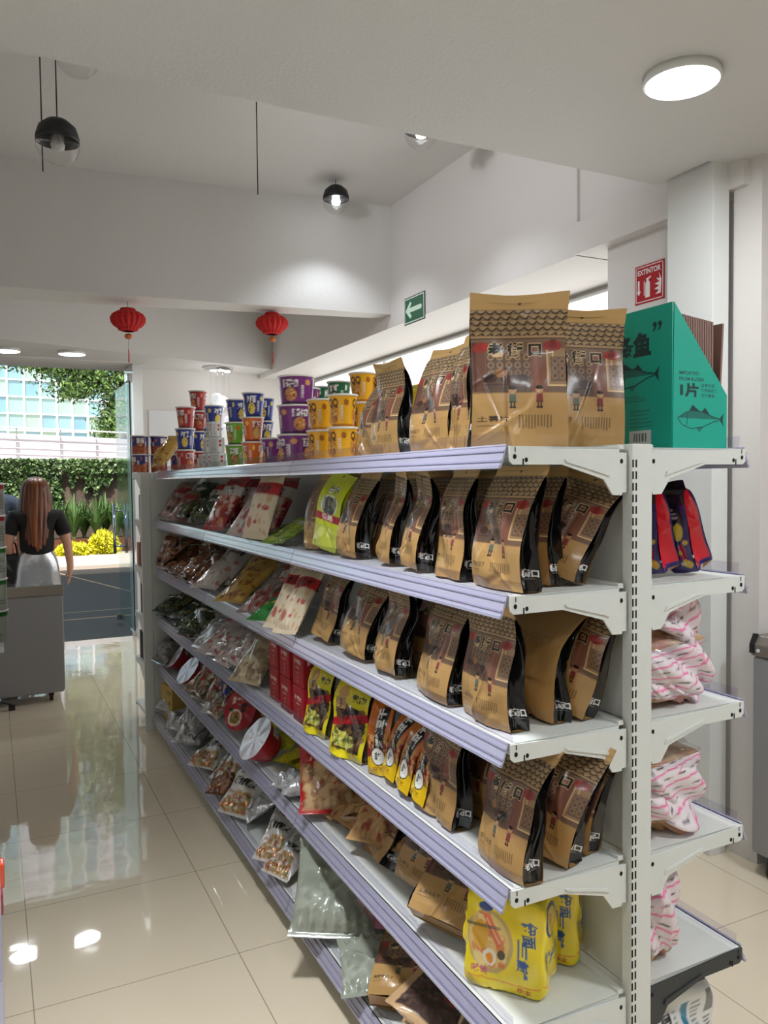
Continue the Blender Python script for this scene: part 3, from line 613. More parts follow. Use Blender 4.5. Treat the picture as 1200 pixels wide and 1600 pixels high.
# end unit standing across the far end, its shelves looking to the door
endu = thing('end_cap_shelving', 'white end shelving unit turned to the door behind the long shelving', 'shelving unit')
EY = L + .03
for x in (-.4, .4):
    MB().box((x - .028, EY, 0), (x + .028, EY + .03, ZT)).ob('upright', m_steel, endu, bevel=.0015)
MB().box((-.37, EY + .004, .1), (.37, EY + .024, ZT - .01)).ob('back_panel', m_panel, endu)
for k in range(1, 7):
    dd = .34 if k < 6 else .38
    s = MB().box((-.425, EY + .03, LV(k) - .022), (.425, EY + dd, LV(k))).ob('shelf', m_steel, endu)
    MB().prism([(EY + dd, LV(k)), (EY + dd + .018, LV(k) - .04), (EY + dd + .014, LV(k) - .042), (EY + dd, LV(k) - .01)], 'x', -.425, .425).ob('price_rail', m_rail, s)
    if k < 6: MB().prism([(EY + .03, LV(k) - .012), (EY + dd, LV(k) - .012), (EY + dd, LV(k) - .037), (EY + .2, LV(k) - .037), (EY + .06, LV(k) - .1), (EY + .03, LV(k) - .1)], 'x', -.426, -.422).ob('bracket', m_steel, s)
# shelving across the aisle, of which only a sliver shows
lf = thing('opposite_shelving', 'lavender-edged shelving across the aisle, a sliver by the floor', 'shelving unit', (0, 0, 0))
LX = -1.2625
for k in (3, 4, 5, 6):
    s = MB().box((LX - .3, -.3, LV(k) - .022), (LX - .02, 2.6, LV(k))).ob('shelf', m_steel, lf)
    MB().prism([(LX - .02, LV(k) + .001), (LX - .016, LV(k) + .001), (LX, LV(k) - .042), (LX - .005, LV(k) - .044)], 'y', -.3, 2.6).ob('price_rail', [m_rail], s)
MB().box((LX - .33, -.3, 0), (LX - .3, 2.6, 1.5)).ob('back_panel', m_panel, lf); MB().box((LX - .31, -.3, 0), (LX - .05, 2.6, .09)).ob('kick_plate', m_steel, lf)
# ---- chest freezers
def freezer():
    t = thing('chest_freezer', 'grey chest freezer on castors in front of the woman', 'chest freezer', (-.815, 4.76, 0))
    MB().prism([(-1.3, .07), (-.012, .07), (0, .09), (0, .765), (-1.3, .765)], 'y', 0, .52).ob('cabinet', m_grey, t, bevel=.008)
    MB().prism([(-.006, .765), (.526, .755), (.526, .77), (.1, .815), (-.006, .84)], 'x', -1.3, .002).ob('lid_frame', m_alu, t, bevel=.004)
    MB().prism([(.02, .836), (.1, .818), (.5, .777), (.5, .782), (.1, .823), (.02, .842)], 'x', -1.27, -.03).ob('sliding_glass_lid', m_glass, t)
    for x in (-.09, -1.2):
        for y in (.08, .44):
            c = MB().tube([(x - .012, y, .028), (x + .012, y, .028)], .028, 14).box((x - .018, y - .02, .04), (x + .018, y + .02, .07)).ob('castor', m_black, t)
freezer()
mb = MB().tube([(-1.36, 4.72, .03), (-1.30, 4.70, .055), (-1.22, 4.69, .06), (-1.17, 4.69, .04), (-1.165, 4.69, .012)], .006, 8).box((-1.185, 4.675, .0), (-1.145, 4.705, .035))
tag(mb.ob('power_cord', m_black), 'black power cord with a plug on the floor before the grey freezer', 'cord')
def freezer_b():
    t = thing('chest_freezer', 'grey chest freezer with aluminium corner beside the white column', 'chest freezer', (1.365, .80, 0))
    MB().box((0, -1.5, .09), (.6, 0, .86)).ob('cabinet', m_grey, t, bevel=.01)
    MB().prism([(-.004, .862), (-.004, .905), (.02, .94), (.61, .94), (.61, .862)], 'y', -1.5, .004).ob('lid_frame', m_alu, t, bevel=.004)
    MB().prism([(-.008, .872), (.0, .872), (.02, .945), (.012, .945), (-.008, .905)], 'y', -.012, .008).ob('corner_guard', m_black, t)
    MB().tube([(-.005, -.03, .885), (-.009, -.03, .885)], .007, 12).ob('screw_cap', m_colm, t)
    for y in (-.07, -1.4): MB().lathe([(.035, 0), (.04, .01), (.035, .09)], 20, (.06, y, 0)).ob('foot', m_black, t, smooth=True)
freezer_b()
# ---------------------------------------------------------------- goods: helpers that survey a spot on a shelf
def Yp(px, k, X): return float(atX(px, [0, 700, 880, 1060, 1240, 1400, 1500][k], X)[1])
AB = art_black()
KD = {}
def kraft_data(v):
    if v not in KD:
        nm = ['焦糖味瓜子', '五香味瓜子', '原味花生', '麻辣花生', '土薯片'][v % 5]
        KD[v] = pouch_data('kraft_film_pouch', .19, .268, .072, art_kraft(nm, seed=v), AB, seed=40 + v, flop=(.18, -.12, .3, .05, -.2, .12)[v % 6], crush=1.25) if ('kv', v) not in _pc else None
        _pc.pop('kraft_film_pouch', None)
    return KD[v]
def KB(k, pxl, pxr, X, v, label, yaw=0, lean=-3, sz=1, roll=0, group=None):
    yl, yr = Yp(pxl, k, X), Yp(pxr, k, X); w = (yl - yr) / max(math.cos(math.radians(yaw)), .3)
    c = (max(X, -.314) + .036, (yl + yr) / 2, LV(k) + .0015)
    return pouch('kraft_snack_pouch', kraft_data(v), c, -90 + yaw, lean, roll, label, 'snack bag', group or 'kraft pouches with the tiled roof print', sx=w / .19, sz=sz)
# ---- kraft pouches
KL = 'tiled-roof kraft pouch '
pouch('kraft_snack_pouch', kraft_data(4), (-.215, .135, LV(1) + .0015), -27, -2, 0, 'large kraft pouch of potato chips on the shelf top beside teal box, front of two', 'snack bag', 'kraft pouches with the tiled roof print', 1.10, 1.225)
pouch('kraft_snack_pouch', kraft_data(1), (-.009, .182, LV(1) + .0015), -24, -4, 2, 'large tall kraft pouch half hidden between its twin and the teal box', 'snack bag', 'kraft pouches with the tiled roof print', 1.08, 1.215)
KB(1, 716, 748, -.27, 2, KL + 'just showing behind the large chip pouch on the shelf top', 12, -3, 1.0)
KB(1, 692, 718, -.29, 3, KL + 'narrow black-sided one on the top shelf, crumpled top', 0, -3, 1.02)
KB(1, 640, 688, -.30, 0, KL + 'facing out on the top shelf under the pink packet', 8, -3, 1.0)
KB(1, 576, 613, -.30, 1, KL + 'on the top shelf with a wide black side panel', 4, -3, .95)
KB(1, 556, 575, -.30, 5, KL + 'squeezed on the top shelf beside the yellow cups', 0, -2, .84)
KB(2, 728, 803, -.322, 0, KL + 'foremost on the second shelf at its open end', 0, -2, .99)
pouch('kraft_snack_pouch', kraft_data(5), (-.175, .155, LV(2) + .0015), -88, -3, 0, KL + 'standing right behind the foremost one on the second shelf', 'snack bag', 'kraft pouches with the tiled roof print', .98, .98, .9)
pouch('kraft_snack_pouch', kraft_data(2), (-.135, .125, LV(2) + .004), -74, -12, 15, KL + 'tilted sideways against the back of the second shelf', 'snack bag', 'kraft pouches with the tiled roof print', .88, .9)
KB(2, 666, 715, -.318, 3, KL + 'second from the open end of the second shelf', -8, -4, .98)
KB(2, 614, 650, -.315, 4, KL + 'third from the open end of the second shelf, leaning', -12, -9, .98, 6)
KB(2, 581, 605, -.31, 1, KL + 'narrow fourth one along the second shelf', -10, -10, .97, 6)
KB(2, 521, 549, -.315, 0, KL + 'next after the lime pouch on the second shelf', 0, -6, .98, 3)
KB(2, 470, 489, -.30, 5, KL + 'beyond the lime pouch on the second shelf', 0, -4, .97)
KB(3, 711, 782, -.322, 1, KL + 'foremost on the third shelf at its open end', 0, -2, .99)
t = pouch('kraft_snack_pouch', pouch_data('kraft_film_back', .19, .268, .072, Art(120, 160, KR).text('老街口', .2, .62, .8, .7, KRD, .03).rect(0, .9, 1, .91, KRD), AB, seed=71, flop=.3, crush=1.4, nu=60, nv=90), (-.17, .15, LV(3) + .0015), -86, -5, 3, 'plain tan pouch showing its back behind the foremost one on the third shelf', 'snack bag', None, .98, .97)
pouch('kraft_snack_pouch', kraft_data(3), (-.115, .135, LV(3) + .004), -74, -9, 14, KL + 'tilted sideways against the back of the third shelf', 'snack bag', 'kraft pouches with the tiled roof print', .95, .97)
KB(3, 640, 698, -.32, 2, KL + 'second from the open end of the third shelf, with gloss streaks', -6, -4, .99)
KB(3, 574, 613, -.315, 4, KL + 'third from the open end of the third shelf', -6, -12, .97)
KB(3, 525, 562, -.315, 0, KL + 'fourth from the open end of the third shelf, tilted', 0, -14, .97, 4)
KB(3, 482, 507, -.31, 3, KL + 'fifth on the third shelf beside the red striped bundle', 0, -16, .95, 5)
KB(4, 738, 809, -.322, 2, KL + 'foremost on the fourth shelf at its open end', 0, -2, .99)
KB(4, 641, 699, -.318, 3, KL + 'on the fourth shelf beside the orange slim pouches', -4, -5, .98, 2)
pouch('kraft_snack_pouch', kraft_data(0), (-.19, .10, LV(4) + .004), -72, -8, 13, KL + 'tilted behind the foremost one on the fourth shelf', 'snack bag', 'kraft pouches with the tiled roof print', .95, .97)
pouch('kraft_snack_pouch', kraft_data(5), (-.11, .125, LV(4) + .004), -76, -8, 11, KL + 'hindmost tilted one on the fourth shelf, mostly its black side', 'snack bag', 'kraft pouches with the tiled roof print', .9, .93)
LY = lambda px, py, k, h, X: atX(px, py, X)
pouch('kraft_snack_pouch', kraft_data(1), (-.30, .33, LV(5) + .05), -58, -50, 8, KL + 'slumped on the fifth shelf beside the yellow noodle packs', 'snack bag', 'kraft pouches with the tiled roof print', 1, .95)
gw = art_kraft('五香豆', seed=9).rect(.1, .42, .9, .9, S(104, 90, 70)).blotch(0, 500, 5, .1, .42, .9, .9, .016, .8, [S(150, 136, 108), S(88, 76, 58), S(128, 112, 86), S(64, 54, 40)])
pouch('kraft_snack_pouch', pouch_data('kraft_window', .19, .268, .07, gw, AB, seed=81, flop=.2), (-.225, .58, LV(5) + .0015), -80, -22, 0, 'kraft pouch with a clear window full of grains on the fifth shelf', 'snack bag', None, .95, .9)
pouch('kraft_snack_pouch', kraft_data(4), (-.24, .93, LV(5) + .06), -70, -68, -14, KL + 'lying flat on the fifth shelf over a black-sided one', 'snack bag', 'kraft pouches with the tiled roof print', 1, .95)
pouch('kraft_snack_pouch', kraft_data(3), (-.25, .80, LV(5) + .004), -100, -35, -8, KL + 'toppled on the fifth shelf, showing its black side', 'snack bag', 'kraft pouches with the tiled roof print', .85, .8)
pouch('kraft_snack_pouch', kraft_data(0), (-.325, .52, LV(6) + .05), -40, -62, 0, 'kraft pouch lying at the bottom shelf end with an open torn top', 'snack bag', None, .9, .85)
for k, ys in ((2, (.36, .545, .73, .90, 1.10)), (3, (.36, .56, .76, .96)), (4, (.34, .52))):
    for i, y in enumerate(ys):
        pouch('kraft_snack_pouch', kraft_data((i * 2 + k) % 6), (-.185, y, LV(k) + .002), -90 + (i * 5) % 7 - 3, -5, 0, KL + 'in the shadowed rear row of the ' + ('second', 'third', 'fourth')[k - 2] + ' shelf', 'snack bag', 'kraft pouches in the rear row, shelf ' + ('two', 'three', 'four')[k - 2], .9, .98, .85)
# ---- other stand-up pouches
def art_lime():
    a = Art(128, 200, S(206, 216, 36)); a.rect(0, .0, 1, .3, S(190, 200, 70)); a.ell(.5, .56, .34, .14, S(236, 236, 220)); a.ell(.5, .56, .29, .115, S(96, 100, 90)); a.blotch(0, 60, 3, .25, .47, .75, .64, .05, .8, [S(140, 140, 120), S(60, 66, 58)])
    a.rect(0, .36, 1, .455, S(170, 26, 36)); a.text('白果', .3, .37, .75, .45, S(240, 230, 220), .03); a.text('香酥', .3, .72, .72, .82, S(250, 250, 240), .04); a.text('香酥', .31, .725, .71, .815, S(60, 60, 40), .0); a.ell(.3, .2, .12, .07, S(222, 226, 120)); a.ell(.6, .22, .1, .06, S(222, 226, 120)); a.ell(.5, .955, .03, .015, S(60, 60, 40)); return a
pouch('lime_pouch', pouch_data('lime_film', .14, .25, .03, art_lime(), Art(8, 8, S(196, 206, 40)), seed=91, flop=.1, fmat=f_gloss, smat=f_gloss, nu=70, nv=100), (-.30, Yp(504, 2, -.31), LV(2) + .002), -82, -7, 9, 'bright lime yellow pouch with a red band on the second shelf', 'snack bag', None, 1.05, 1)
def art_jelly():
    a = Art(128, 200, S(222, 204, 20)); a.rect(.1, .1, .9, .86, S(40, 26, 22)); a.blotch(0, 220, 3, .1, .1, .9, .86, .05, .8, [S(60, 34, 30), S(90, 50, 36), S(30, 20, 18), S(120, 90, 50)])
    a.ell(.7, .78, .34, .13, S(214, 200, 30)); a.ell(.26, .82, .2, .12, S(226, 206, 40)); a.ell(.26, .82, .15, .08, S(196, 150, 80)); a.rect(.12, .62, .4, .76, S(190, 150, 100)); a.text('素肉', .5, .73, .92, .83, S(60, 60, 20), .03); a.text('手', .18, .63, .36, .75, S(90, 60, 40), .02)
    a.poly([(0, .36), (1, .52), (1, .63), (0, .46)], S(176, 22, 34)); a.text('麻辣肉', .2, .44, .8, .54, S(70, 10, 20), .03); a.ell(.35, .22, .28, .1, S(196, 190, 60)); a.blotch(0, 80, 8, .1, .14, .7, .3, .04, .8, [S(70, 76, 40), S(150, 160, 70), S(220, 214, 120)]); a.rect(0, 0, 1, .06, S(232, 214, 20)); return a
JL = pouch_data('jelly_film', .15, .23, .035, art_jelly(), Art(8, 8, S(60, 44, 24)), seed=95, flop=.15, fmat=f_gloss, smat=f_gloss, nu=70, nv=100, crush=1.6)
for px, yaw, lean, sx, lab in ((500, 14, -3, .85, 'yellow-edged pouch of dark snack beside the stacked red boxes'), (548, 16, -3, 1.05, 'yellow-edged pouch of dark snack with a red diagonal band, in front on the fourth shelf')):
    pouch('vegetarian_snack_pouch', JL, (-.31, Yp(px, 4, -.31), LV(4) + .002), -90 + yaw, lean, 0, lab, 'snack bag', 'yellow-edged pouches of dark snack', sx)
pouch('vegetarian_snack_pouch', JL, (-.24, Yp(535, 4, -.31) + .02, LV(4) + .002), -90, -4, 0, 'yellow-edged pouch of dark snack mostly hidden behind its twins', 'snack bag', 'yellow-edged pouches of dark snack', .9)
def art_slim():
    a = Art(96, 200, S(196, 104, 30)); a.rect(0, 0, 1, .28, S(232, 190, 24)); a.poly([(0, .2), (1, .34), (1, .5), (0, .4)], S(150, 40, 30)); a.blotch(0, 60, 4, 0, .24, 1, .5, .06, .7, [S(190, 150, 60), S(120, 30, 26), S(220, 180, 120)])
    a.poly([(.3, .33), (.72, .33), (.86, .84), (.5, .84)], S(24, 20, 20)); a.text('爆辣豆干', .38, .36, .72, .82, S(240, 240, 235), .03, rot=90); a.ell(.48, .24, .3, .12, S(20, 20, 20)); a.ell(.48, .24, .27, .105, S(240, 240, 235)); a.text('香辣', .33, .19, .63, .29, S(20, 20, 20), .03); a.text('烧烤味', .3, .06, .7, .11, S(120, 50, 20), .02); a.ell(.7, .92, .05, .02, S(240, 230, 210)); return a
SLM = pouch_data('slim_film', .12, .235, .05, art_slim(), Art(8, 8, S(130, 78, 30)), seed=97, flop=.1, fmat=f_gloss, smat=f_gloss, nu=60, nv=100)
for (px, X, lab) in ((587, -.305, 'orange slim pouch turned edge-on beside the yellow-edged pouches'), (601, -.31, 'orange slim pouch with a round white mark, the one leaning farthest along'), (622, -.318, 'orange slim pouch with a black stripe of characters, middle of the leaning three'), (645, -.318, 'orange slim pouch pressed against the kraft pouch on the fourth shelf')):
    e = px == 587
    pouch('orange_slim_pouch', SLM, (X + .02, Yp(px, 4, X), LV(4) + .003), -90 + (34 if e else -6), -2 if e else -16, 0 if e else 10, lab, 'snack bag', 'orange slim pouches', .62 if e else .7, .95)
# ---- yellow five-packs of noodles
def art_nood(front):
    a = Art(200, 200, S(240, 216, 20)); Yb = S(28, 84, 150)
    if front:
        a.ell(.32, .52, .30, .33, S(196, 168, 96)); a.ell(.32, .53, .25, .28, S(228, 196, 110)); a.blotch(0, 60, 5, .14, .3, .5, .75, .05, .7, [S(236, 206, 120), S(214, 120, 50), S(220, 96, 40), S(244, 222, 150)]); a.ell(.22, .58, .09, .16, S(226, 170, 40)); a.poly([(.25, .8), (.34, .82), (.5, .52), (.42, .46)], S(226, 104, 52)); a.line((.3, .76), (.45, .52), .01, S(244, 190, 150)); a.ell(.33, .36, .08, .09, S(246, 240, 220)); a.ell(.33, .35, .045, .055, S(240, 150, 30)); a.ell(.47, .4, .05, .05, S(70, 60, 40)); a.ell(.3, .88, .09, .05, S(30, 70, 140))
        a.text('三鲜', .66, .20, .80, .62, Yb, .05, rot=-90); a.text('伊面', .72, .55, .92, .82, Yb, .03, rot=-90); a.rect(.02, .12, .98, .135, S(236, 130, 40)); a.text('华丰', .66, .03, .84, .11, S(190, 40, 40), .02, rot=0); a.text('味美', .1, .17, .3, .25, S(190, 60, 120), .02); a.lines(.02, .66, .5, .72, 1, S(60, 60, 50), .7)
    else:
        a.ell(.4, .78, .34, .17, S(30, 60, 120)); a.ell(.42, .76, .28, .13, S(240, 200, 120)); a.text('华', .36, .70, .5, .82, S(190, 40, 40), .03); a.text('鲜伊面', .12, .28, .84, .48, Yb, .03); a.rect(.0, .15, 1, .165, S(236, 130, 40)); a.text('华丰', .36, .03, .66, .12, S(190, 40, 40), .02); a.rect(0, .25, 1, .5, S(240, 216, 30), .15)
    return a
NT = Art(60, 60, S(226, 206, 24)); NT.line((.1, .3), (.9, .6), .01, S(200, 180, 20)); NT.text('华丰', .6, .6, .85, .8, S(180, 60, 40), .02)
NP = block_data('noodle_film', .185, .125, .215, [art_nood(True), art_nood(False), NT], f_gloss, n=110, puff=.005, seed=6, pw=11)
put('noodle_multipack', NP, (-.228, .150, LV(5) + .001), (0, 0, -52), 'yellow five-pack of three-delicacy noodles, front one on the fifth shelf', 'noodle pack', 'yellow noodle five-packs')
put('noodle_multipack', NP, (-.088, .20, LV(5) + .001), (0, 0, -46), 'yellow five-pack of noodles standing behind its twin against the shelf back', 'noodle pack', 'yellow noodle five-packs', (.85, .9, 1))
# ---- noodle cups on top
def art_cup(base, dark, acc, txt, oval, tc=S(240, 236, 230)):
    a = Art(288, 120, base); a.rect(0, 0, 1, .08, dark)
    for q in range(3):
        u = q / 3; a.ell(u + .17, .42, .075, .3, dark, .7); a.ell(u + .17, .34, .062, .23, oval); a.blotch(0, 18, 3 + q, u + .12, .2, u + .22, .48, .012, .9, [acc, S(230, 190, 110), S(150, 70, 40)])
        a.text(txt, u + .09, .56, u + .25, .88, dark, .06); a.text(txt, u + .095, .57, u + .245, .87, tc, .03); a.rect(u + .27, .18, u + .305, .66, S(226, 220, 214), .85); a.lines(u + .272, .2, u + .303, .64, 6, dark, .8); a.ell(u + .01, .75, .03, .1, acc, .9)
    return a
CUPS = {'purple': art_cup(S(118, 40, 120), S(62, 18, 66), S(224, 160, 90), '酸菜牛肉', S(196, 130, 80)), 'blue': art_cup(S(30, 52, 140), S(14, 26, 80), S(236, 206, 60), '海鲜面', S(222, 198, 90)), 'red': art_cup(S(168, 30, 32), S(96, 14, 18), S(226, 140, 90), '红烧牛肉', S(190, 90, 60)),
      'orange': art_cup(S(228, 106, 26), S(150, 52, 16), S(250, 210, 90), '香辣牛肉', S(240, 190, 110)), 'green': art_cup(S(110, 176, 40), S(50, 96, 26), S(230, 90, 40), '菜肉面', S(196, 150, 80)), 'yellow': art_cup(S(238, 172, 26), S(190, 116, 16), S(150, 80, 30), 'QQ', S(206, 140, 60), S(50, 30, 20)), 'dkgreen': art_cup(S(22, 104, 66), S(12, 60, 40), S(240, 236, 220), '鲜虾', S(210, 220, 200)),
      'can': art_cup(S(24, 44, 116), S(160, 70, 34), S(200, 90, 50), '番茄', S(190, 96, 50))}
CUPS['can'].rect(0, .0, 1, .42, S(168, 76, 40)); CUPS['can'].blotch(0, 60, 4, 0, 0, 1, .4, .02, .7, [S(200, 120, 60), S(130, 50, 30)])
CD = {}
for c in CUPS:
    CD[c] = cup_data('cup_' + c, .054 if c != 'can' else .052, .040 if c != 'can' else .050, .118 if c != 'can' else .112, CUPS[c])
CD['bigpurple'] = cup_data('tub_purple', .074, .064, .118, CUPS['purple'])
Z1 = LV(1) + .0012
def cups(px, X, stack, grp='instant noodle cups on the top shelf', s=1):
    y = min(Yp(px, 1, X), 3.62); z = Z1
    for i, (c, l) in enumerate(stack):
        cup('noodle_cup', CD[c], (X + .004 * ((i * 7) % 3 - 1), y + .003 * ((i * 5) % 3 - 1), z), (i * 83 + px * 7) % 360 if c not in ('yellow',) else 128 + 10 * i, l, 'noodle cup', grp, s=s); z += (.1205 if c != 'can' else .1145) * s
cups(503, -.255, [('yellow', 'yellow noodle cup, lower one of the pair next to the purple tubs'), ('yellow', 'yellow noodle cup stacked on the pair next to the purple tubs')], s=0.86)
cups(537, -.245, [('yellow', 'yellow noodle cup, lower one beside the kraft pouches'), ('yellow', 'yellow noodle cup, middle one of the pile beside the kraft pouches')], s=0.86)
cups(530, -.06, [('yellow', 'yellow noodle cup hidden at the bottom behind the front pile'), ('yellow', 'yellow noodle cup hidden in the middle behind the front pile'), ('dkgreen', 'dark green noodle cup topping the pile behind the yellow cups')], s=0.86)
cups(566, -.08, [('yellow', 'yellow noodle cup at the bottom behind the kraft pouches'), ('yellow', 'yellow noodle cup in the middle behind the kraft pouches'), ('yellow', 'yellow noodle cup topping the pile behind the kraft pouches, front one')], s=0.86)
cups(600, .02, [('yellow', 'yellow noodle cup at the bottom of the hindmost pile'), ('yellow', 'yellow noodle cup in the middle of the hindmost pile'), ('yellow', 'orange-rimmed yellow noodle cup crowning the hindmost pile')], s=0.86)
cups(463, -.235, [('bigpurple', 'purple tub of sauerkraut noodles, bottom of the front pile'), ('bigpurple', 'purple tub of sauerkraut noodles in the middle of the front pile'), ('bigpurple', 'purple tub of sauerkraut noodles on top of the front pile')], s=.89)
cups(428, -.26, [('purple', 'small purple noodle cup beside the purple tubs on the shelf')], s=0.86)
cups(505, -.02, [('bigpurple', 'purple tub at the bottom behind the yellow cups'), ('bigpurple', 'purple tub in the middle behind the yellow cups'), ('dkgreen', 'dark green cup behind the purple tubs')], s=.89)
cups(482, -.09, [('purple', 'purple cup at the bottom between tubs and yellow cups'), ('purple', 'purple cup in the middle between tubs and yellow cups'), ('purple', 'purple cup on top between tubs and yellow cups')], s=0.86)
cups(396, -.25, [('orange', 'orange noodle cup, lower one on the top shelf'), ('orange', 'orange noodle cup, upper one on the top shelf'), ('blue', 'blue noodle cup on the orange cups')], s=0.86)
cups(413, -.14, [('orange', 'orange noodle cup mostly hidden by the purple cup'), ('blue', 'blue noodle cup in the middle beside the purple tubs'), ('blue', 'tallest-standing blue noodle cup beside the purple tubs')], s=0.86)
cups(369, -.24, [('green', 'green noodle cup, lower one on the top shelf'), ('green', 'green noodle cup with a dark figure, upper one'), ('blue', 'blue noodle cup on the green cups')], s=0.86)
cups(290, -.24, [('red', 'red noodle cup, lower one at the far end of the shelf'), ('blue', 'blue noodle cup between the red cups at the far end'), ('red', 'red noodle cup stacked on the blue one at the far end')], s=1.02)
cups(312, -.10, [('red', 'red noodle cup at the bottom of the tall rear pile'), ('blue', 'blue noodle cup second in the tall rear pile'), ('red', 'red noodle cup third in the tall rear pile'), ('red', 'red noodle cup at the very top of the tall rear pile')], s=1.02)
def art_tin():
    a = Art(80, 80, S(196, 198, 194)); a.rect(.55, 0, .8, 1, S(232, 228, 224)); a.ell(.68, .75, .09, .1, S(190, 40, 40)); a.ell(.68, .5, .09, .1, S(190, 40, 40)); a.lines(.05, .1, .45, .9, 7, S(110, 112, 108), .6); return a
TB = block_data('silver_carton', .105, .075, .075, [art_tin()] * 3, f_card, n=24)
y_ = Yp(334, 1, -.26)
for i, (dy, z, rz, lab) in enumerate(((.07, 0, -80, 'silver-white carton at the shelf edge, farther of the lower pair'), (-.045, 0, -84, 'silver-white carton at the shelf edge, nearer of the lower pair'), (-.02, .077, -84, 'silver-white carton stacked on the lower pair'), (-.03, .154, -80, 'small silver-white carton at the top of the carton pile'))):
    put('silver_carton', TB, (-.265, y_ + dy, Z1 + z), (0, 0, rz), lab, 'carton', 'silver-white cartons among the cups', (1, 1, 1) if i < 3 else (.6, .7, 1))
cups(334, -.13, [('red', 'red cup hidden behind the silver cartons'), ('blue', 'blue cup in the middle behind the silver cartons'), ('blue', 'blue cup with a yellow oval above the silver cartons')])
for (x, lab) in ((-.46, 'nearest the doorway'), (-.345, 'in the middle'), (-.22, 'beside the yellow bag')):
    for j in (0, 1): cup('food_can', CD['can'], (x + .05, EY + .10, Z1 + j * .1155), 40 + 60 * j + x * 300, 'blue and orange can on the end unit ' + lab + (', upper' if j else ', lower'), 'can', 'blue cans on the end unit')
# ---- teal display box with thin brown cartons
def fish(a, u, v, s, c, lw=.004, asp=1.0):
    top = [(-.5, .02), (-.36, .10), (-.2, .15), (.05, .13), (.3, .05), (.42, .03)]; bot = [(-.5, .02), (-.4, -.08), (-.2, -.14), (.05, -.11), (.3, -.02), (.42, .0)]
    P = lambda p: (u + p[0] * s, v + p[1] * s * asp)
    a.poly([P(p) for p in top] + [P((.42, .015)), P((-.2, .02)), P((-.45, .03))], c, .65)
    for L_ in (top, bot):
        for p, q in zip(L_[:-1], L_[1:]): a.line(P(p), P(q), lw, c)
    a.poly([P((.42, .02)), P((.52, .12)), P((.5, .01)), P((.52, -.1))], c); a.poly([P((-.25, .14)), P((-.18, .24)), P((-.02, .14))], c); a.poly([P((.02, .13)), P((.1, .2)), P((.2, .09))], c); a.poly([P((-.1, -.12)), P((-.02, -.2)), P((.06, -.11))], c, .6); a.ell(*P((-.41, .045)), .02 * s, .02 * s * asp, S(0, 90, 78)); a.line(P((-.28, .09)), P((-.3, -.08)), lw, c)
    return a
TE = S(0, 166, 144); TK = S(8, 52, 50)
